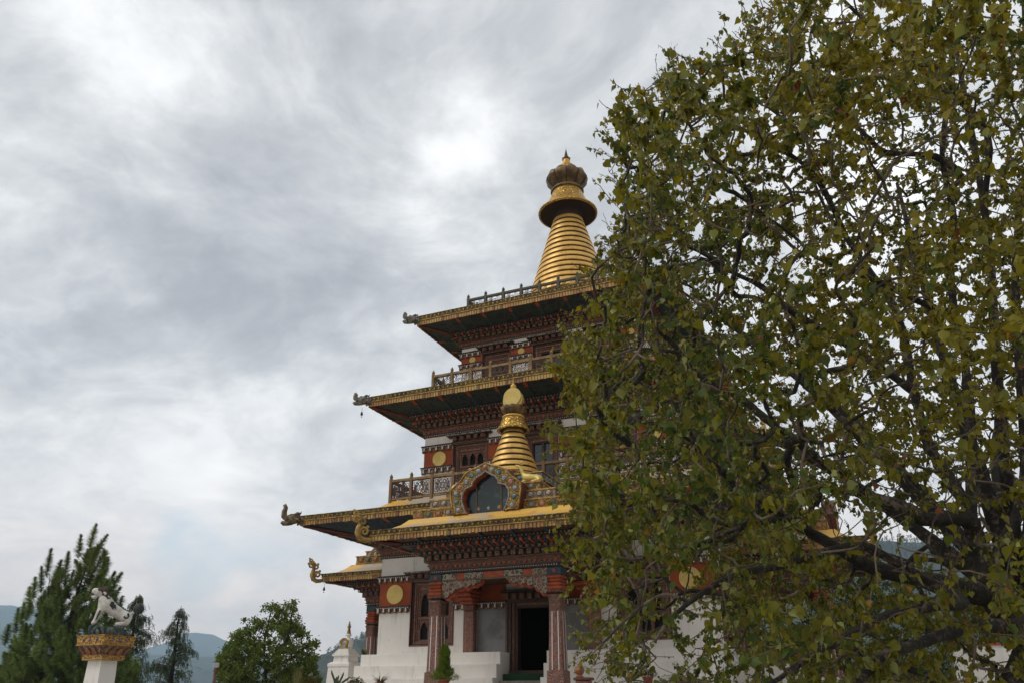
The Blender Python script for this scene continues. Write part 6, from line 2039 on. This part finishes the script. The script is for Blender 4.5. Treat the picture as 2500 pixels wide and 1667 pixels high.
# ------------------------------------------------------------------ long-needled pine, far left
def needle_brush(S_, rs, paths, n_per_m, L, w, colA, colB):
    """needles round each shoot path; returns triangles"""
    V = []; C = []
    for p0, p1, sc in paths:
        d = p1 - p0; ln = np.linalg.norm(d); d = d / ln
        m = int(n_per_m * ln)
        f = rs.random(m) ** 0.8
        a = rs.uniform(0, 2 * PI, m)
        e1 = np.cross(d, [0.3, 0.9, 0.2]); e1 /= np.linalg.norm(e1); e2 = np.cross(d, e1)
        out = np.cos(a)[:, None] * e1 + np.sin(a)[:, None] * e2
        base = p0 + d * (ln * f)[:, None] + out * .01
        tl = L * sc * rs.uniform(.6, 1.1, m) * np.clip(1.35 - f, .35, 1)
        spread = np.where(f > .8, .35, .95)[:, None] * rs.uniform(.6, 1.2, (m, 1))
        nd = out * spread + d * rs.uniform(.25, .8, (m, 1)) + np.array([0, 0, -.25])
        nd /= np.linalg.norm(nd, axis=1, keepdims=True)
        tip = base + nd * tl[:, None]
        sd = np.cross(nd, rs.normal(0, 1, (m, 3))); sd /= np.linalg.norm(sd, axis=1, keepdims=True)
        tri = np.stack([base - sd * w, base + sd * w, tip], 1)
        V.append(tri.reshape(-1, 3))
        g = rs.random((m, 1)); c = (colA + (colB - colA) * g) * rs.uniform(.7, 1.3)
        C.append(np.repeat(c, 3, axis=0))
    return np.concatenate(V), np.concatenate(C)
def pine():
    rs = np.random.default_rng(5)
    D = 38.0
    base = at(165, 1700, D); B0 = np.array([base.x, D, 0.0])
    root = empty('pine_tree', B0, 0, 'dark bushy pine with long upright shoots behind the lion column', 'tree')
    S = Skeleton(B0, .22)
    S.limb([B0, np.array(at(160, 1650, D)), np.array(at(175, 1500, D + .2)), np.array(at(205, 1400, D)), np.array(at(228, 1340, D))], [.16, .12, .08, .04, .015], 0, 8)
    S.limb([np.array(at(160, 1640, D)), np.array(at(135, 1560, D - .5)), np.array(at(118, 1470, D - .6)), np.array(at(122, 1400, D - .4))], [.07, .05, .03, .012], None, 6)
    tips = [(235, 1278, .05), (198, 1304, -.05), (262, 1303, .4), (258, 1345, .35), (168, 1345, -.05), (125, 1338, 0), (150, 1366, 0), (102, 1382, -.1), (86, 1408, -.12), (72, 1432, -.2), (60, 1470, -.1), (45, 1484, -.1), (22, 1524, -.1), (297, 1396, .45), (280, 1395, .3), (294, 1432, .6), (240, 1330, .15), (215, 1340, .1), (140, 1400, -.05), (180, 1390, 0), (228, 1365, .1), (252, 1385, .3), (283, 1460, .5), (30, 1560, -.25), (10, 1590, -.3), (110, 1440, -.1), (64, 1520, -.2)]
    env = np.array([(-40, 1640), (5, 1580), (22, 1530), (45, 1490), (72, 1440), (90, 1410), (125, 1345), (160, 1350), (200, 1310), (235, 1285), (262, 1320), (285, 1400), (300, 1430), (318, 1520), (340, 1600), (352, 1660)], float)
    ends = []; paths = []
    for x, y, lean in tips:
        e = np.array(at(x, y, D + rs.uniform(-.8, .8))); d = np.array([lean, rs.uniform(-.15, .15), 1.0]); d /= np.linalg.norm(d)
        L = rs.uniform(.9, 1.4)
        ends.append(e - d * L); paths.append((e - d * L, e, rs.uniform(.75, 1.0)))
    k = 0
    while k < 820:
        x = rs.uniform(-40, 345); yt = np.interp(x, env[:, 0], env[:, 1]); y = yt + 25 + (rs.random() ** .8) * (1760 - yt)
        if y > 1760: continue
        hw = 2.4 * min(1, (y - 1270) / 260)
        dd = rs.uniform(-hw, hw)
        e = np.array(at(x, y, D + dd)); ctr = np.array(at(165, 1500, D))
        lean = (x - 165) / 260
        d = np.array([lean + rs.normal(0, .34), dd * .2 + rs.normal(0, .3), 1.0 - .45 * (y > 1540)]); d /= np.linalg.norm(d)
        L = rs.uniform(.4, .95)
        ends.append(e - d * L); paths.append((e - d * L, e, rs.uniform(.7, 1.0))); k += 1
    S.grow(np.array(ends), rs, .35, .25, .06, .06)
    for (p0, p1, sc) in paths:
        i = S.nearest(p0); S.add(p1, i, .008)
    S.finish(.009, 2.3); S.Pa = S.Pa - B0
    S.mesh('trunk', root, ('bark', 'twig'), .02)
    V, C = needle_brush(S, rs, paths, 560, .42, .010, np.array([.07, .115, .034]), np.array([.20, .27, .07]))
    V -= B0
    n = len(V) // 3
    np_mesh('crown', V, np.arange(3 * n), np.full(n, 3), ['needle'], root, col=C)
pine()

def cedar(px_top, y_top, D, w_px, label, seed, dens=1.0):
    rs = np.random.default_rng(seed)
    top = at(px_top, y_top, D); B0 = np.array([top.x, D, 0.0]); H = top.z
    root = empty('cedar_tree', B0, 0, label, 'tree', 'drooping cedars left of the temple')
    S = Skeleton(B0, .16)
    S.limb([B0, B0 + np.array([0.02, 0, H * .5]), B0 + np.array([-.05, 0, H * .85]), B0 + np.array([0, 0, H])], [.15, .10, .04, .012], 0, 14)
    Wm = w_px / 2053 * D
    V = []; C = []
    z = H * .15
    sprays = []
    while z < H * .985:
        f = (H - z) / H
        nb = rs.integers(3, 6)
        for q in range(nb):
            a = rs.uniform(0, 2 * PI); L = Wm * (min(1, f * 2.6) ** .75) * rs.uniform(.55, 1.15)
            b = B0 + np.array([0, 0, z]); d = np.array([math.cos(a), math.sin(a), 0])
            e = b + d * L + np.array([0, 0, L * rs.uniform(-.12, .35)])
            m = b + d * L * .55 + np.array([0, 0, L * .18])
            S.limb([b, m, e], [.03 * (.3 + f), .015, .006], None, 4)
            nsp = int((8 + 26 * L) * dens)
            for _ in range(nsp):
                g = rs.uniform(.12, 1.03); p = (b * (1 - g) ** 2 + 2 * m * g * (1 - g) + e * g * g) + rs.normal(0, .06, 3)
                sprays.append((p, rs.uniform(.12, .34), d))
        z += rs.uniform(.09, .20) * (1 + .4 * f)
    for p, L, d in sprays:
        k = 9
        base = p + np.array([0, 0, -1]) * (np.linspace(0, L, k))[:, None] + d * (np.linspace(0, .06, k))[:, None]
        nd = rs.normal(0, .6, (k, 3)) + np.array([0, 0, -.7]) + d * .3; nd /= np.linalg.norm(nd, axis=1, keepdims=True)
        sd = np.cross(nd, rs.normal(0, 1, (k, 3))); sd /= np.linalg.norm(sd, axis=1, keepdims=True)
        tri = np.stack([base - sd * .014, base + sd * .014, base + nd * rs.uniform(.06, .12, (k, 1))], 1)
        V.append(tri.reshape(-1, 3)); c = np.array([.05, .078, .034]) * rs.uniform(.6, 1.6) + (np.array([.02, .018, 0]) if rs.random() < .2 else 0)
        C.append(np.repeat(c[None], 3 * k, axis=0))
    S.finish(.006, 2.3); S.Pa = S.Pa - B0
    S.mesh('trunk', root, ('bark', 'twig'), .02)
    V = np.concatenate(V) - B0; n = len(V) // 3
    np_mesh('crown', V, np.arange(3 * n), np.full(n, 3), ['needle'], root, col=np.concatenate(C))
cedar(341, 1448, 47.0, 62, 'dark drooping cedar just behind the lion statue and pine', 61, .9)
cedar(443, 1477, 44.0, 50, 'slim drooping cedar standing alone right of the lion column', 62, .75)

def round_tree(name, label, D, trunk_px, env, depth_r, n_attr, n_leaf, lsize, cols, seed, kind='oval', limbs=(), ylow=1760, skirt=None):
    rs = np.random.default_rng(seed)
    B0 = np.array([at(trunk_px, 1650, D).x, D, 0.0])
    root = empty(name, B0, 0, label, 'tree')
    S = Skeleton(B0, .18)
    S.limb([B0, B0 + np.array([0, 0, .9]), B0 + np.array([0.05, 0, 1.6])], [.17, .14, .12], 0, 5)
    for path in limbs:
        S.limb([np.array(at(x, y, D + dd)) for x, y, dd in path], [.08, .05, .03, .012], None, 6)
    env = np.array(env, float)
    A = []
    cx = (env[0, 0] + env[-1, 0]) / 2; hwpx = (env[-1, 0] - env[0, 0]) / 2
    # foliage pads: leaves gather in separate masses with gaps between
    pads = []
    while len(pads) < max(10, n_attr // 10):
        x = rs.uniform(env[0, 0], env[-1, 0]); yt = np.interp(x, env[:, 0], env[:, 1])
        if yt > ylow: continue
        y = rs.uniform(yt + 6, ylow)
        q = 1 - ((x - cx) / hwpx) ** 2
        dd = rs.uniform(-1, 1) * depth_r * math.sqrt(max(.05, q))
        pads.append((x, y, dd))
    while len(A) < n_attr:
        x, y, dd = pads[rs.integers(len(pads))]
        p = np.array(at(x, y, D + dd)) + rs.normal(0, 1, 3) * np.array([.30, .30, .22]) * depth_r * .5
        ppx, ppy = project(p[None])
        if ppy[0] < np.interp(ppx[0], env[:, 0], env[:, 1]) or p[2] < 1.0 or ppx[0] < env[0, 0] or ppx[0] > env[-1, 0]: continue
        A.append(p)
    S.grow(np.array(A), rs, .2, .15, .08)
    S.finish(.004, 2.2)
    thin = np.where((S.r < .012) & (S.pa >= 0))[0]
    S.Pa = S.Pa - B0
    S.mesh('trunk', root, ('bark', 'twig'), .02)
    ii = rs.choice(thin, n_leaf); f = rs.random((n_leaf, 1))
    pos = S.Pa[ii] * f + S.Pa[S.pa[ii]] * (1 - f) + rs.normal(0, lsize * .7, (n_leaf, 3))
    ax = rs.normal(0, .8, (n_leaf, 3)) + np.array([0, 0, .1])
    size = lsize * np.exp(rs.normal(0, .25, n_leaf))
    t = rs.random((n_leaf, 1)); col = (np.array(cols[0]) * (1 - t) + np.array(cols[1]) * t) * rs.uniform(.7, 1.3, (n_leaf, 1))
    leaf_cloud('crown', pos, ax, size, col, root, rs, kind, 'leaf', .3)
round_tree('round_tree', 'round leafy green tree between the lamp post and the stupa', 37.0, 655,
           [(525, 1720), (528, 1600), (548, 1565), (565, 1540), (590, 1515), (604, 1500), (625, 1498), (640, 1478), (662, 1467), (676, 1472), (690, 1478), (712, 1462), (722, 1458), (730, 1500), (742, 1520), (760, 1560), (778, 1556), (785, 1590), (776, 1640), (780, 1720)],
           2.1, 1900, 46000, .085, ((.055, .095, .018), (.15, .20, .034)), 71,
           limbs=([(655, 1640, 0), (645, 1580, 0), (655, 1520, .1), (664, 1478, 0)], [(655, 1640, 0), (700, 1560, -.3), (712, 1500, -.2), (722, 1462, -.2)], [(655, 1640, 0), (720, 1600, .2), (755, 1570, .1), (778, 1560, .1)], [(655, 1640, 0), (600, 1590, .4), (575, 1550, .3)]))
round_tree('garden_bush', 'yellow green bush seen under the fig tree limbs', 24.0, 2150,
           [(2020, 1720), (2040, 1640), (2080, 1590), (2130, 1550), (2180, 1555), (2230, 1590), (2270, 1640), (2290, 1720)],
           1.2, 420, 9000, .07, ((.09, .10, .015), (.15, .13, .02)), 72)
round_tree('garden_tree', 'dark green tree behind the limbs at the lower right', 36.0, 2080,
           [(1900, 1720), (1930, 1560), (1990, 1440), (2060, 1400), (2140, 1385), (2220, 1410), (2280, 1480), (2320, 1580), (2330, 1720)],
           3.2, 1500, 26000, .11, ((.03, .05, .014), (.06, .085, .02)), 73)
round_tree('garden_tree', 'bluish green tree at the right edge beyond the garden wall', 42.0, 2460,
           [(2290, 1720), (2310, 1560), (2360, 1470), (2430, 1430), (2520, 1420), (2600, 1450), (2660, 1540), (2700, 1720)],
           3.4, 1300, 22000, .12, ((.03, .055, .025), (.05, .085, .03)), 74)

# ------------------------------------------------------------------ unseen paving added for bounce light, and haze
def paving_fn(nt, b, co):
    br = nt.node('ShaderNodeTexBrick')
    br.inputs['Scale'].default_value = 1.6
    br.inputs['Color1'].default_value = (0.40, 0.38, 0.34, 1)
    br.inputs['Color2'].default_value = (0.34, 0.325, 0.29, 1)
    br.inputs['Mortar'].default_value = (0.22, 0.20, 0.17, 1)
    br.inputs['Mortar Size'].default_value = 0.012
    nt.link(co, br.inputs['Vector'])
    n = nt.noise(co, 1.2, 6, 0.6)
    nt.link(nt.mix(nt.ramp(n, 0.45, 0.7), br.outputs[0], (0.26, 0.245, 0.20, 1)), b.inputs['Base Color'])
mat('paving', (0.38, 0.36, 0.32), 0.85, fn=paving_fn)
mb = MB()
mb.box(-32, 40, -14, 52, -0.3, 0.004, 'paving')  # pale stone slab out of view, added to bounce light onto the temple
tag(mb.build('bounce_paving'), kind='structure')

hz = bpy.data.materials.new('haze'); hz.use_nodes = True
nt = NT(hz.node_tree); nt.n.clear()
out = nt.node('ShaderNodeOutputMaterial'); pv = nt.node('ShaderNodeVolumePrincipled')
pv.inputs['Color'].default_value = (0.62, 0.83, 1.0, 1)
pv.inputs['Density'].default_value = 0.00017
pv.inputs['Anisotropy'].default_value = 0.2
nt.link(pv.outputs[0], out.inputs['Volume'])
MATS['haze'] = hz
mb = MB()
mb.box(-9100, 9100, -450, 7600, -6, 760, 'haze')
tag(mb.build('haze'), 'thin blue haze in the valley air', 'haze', None, 'stuff')
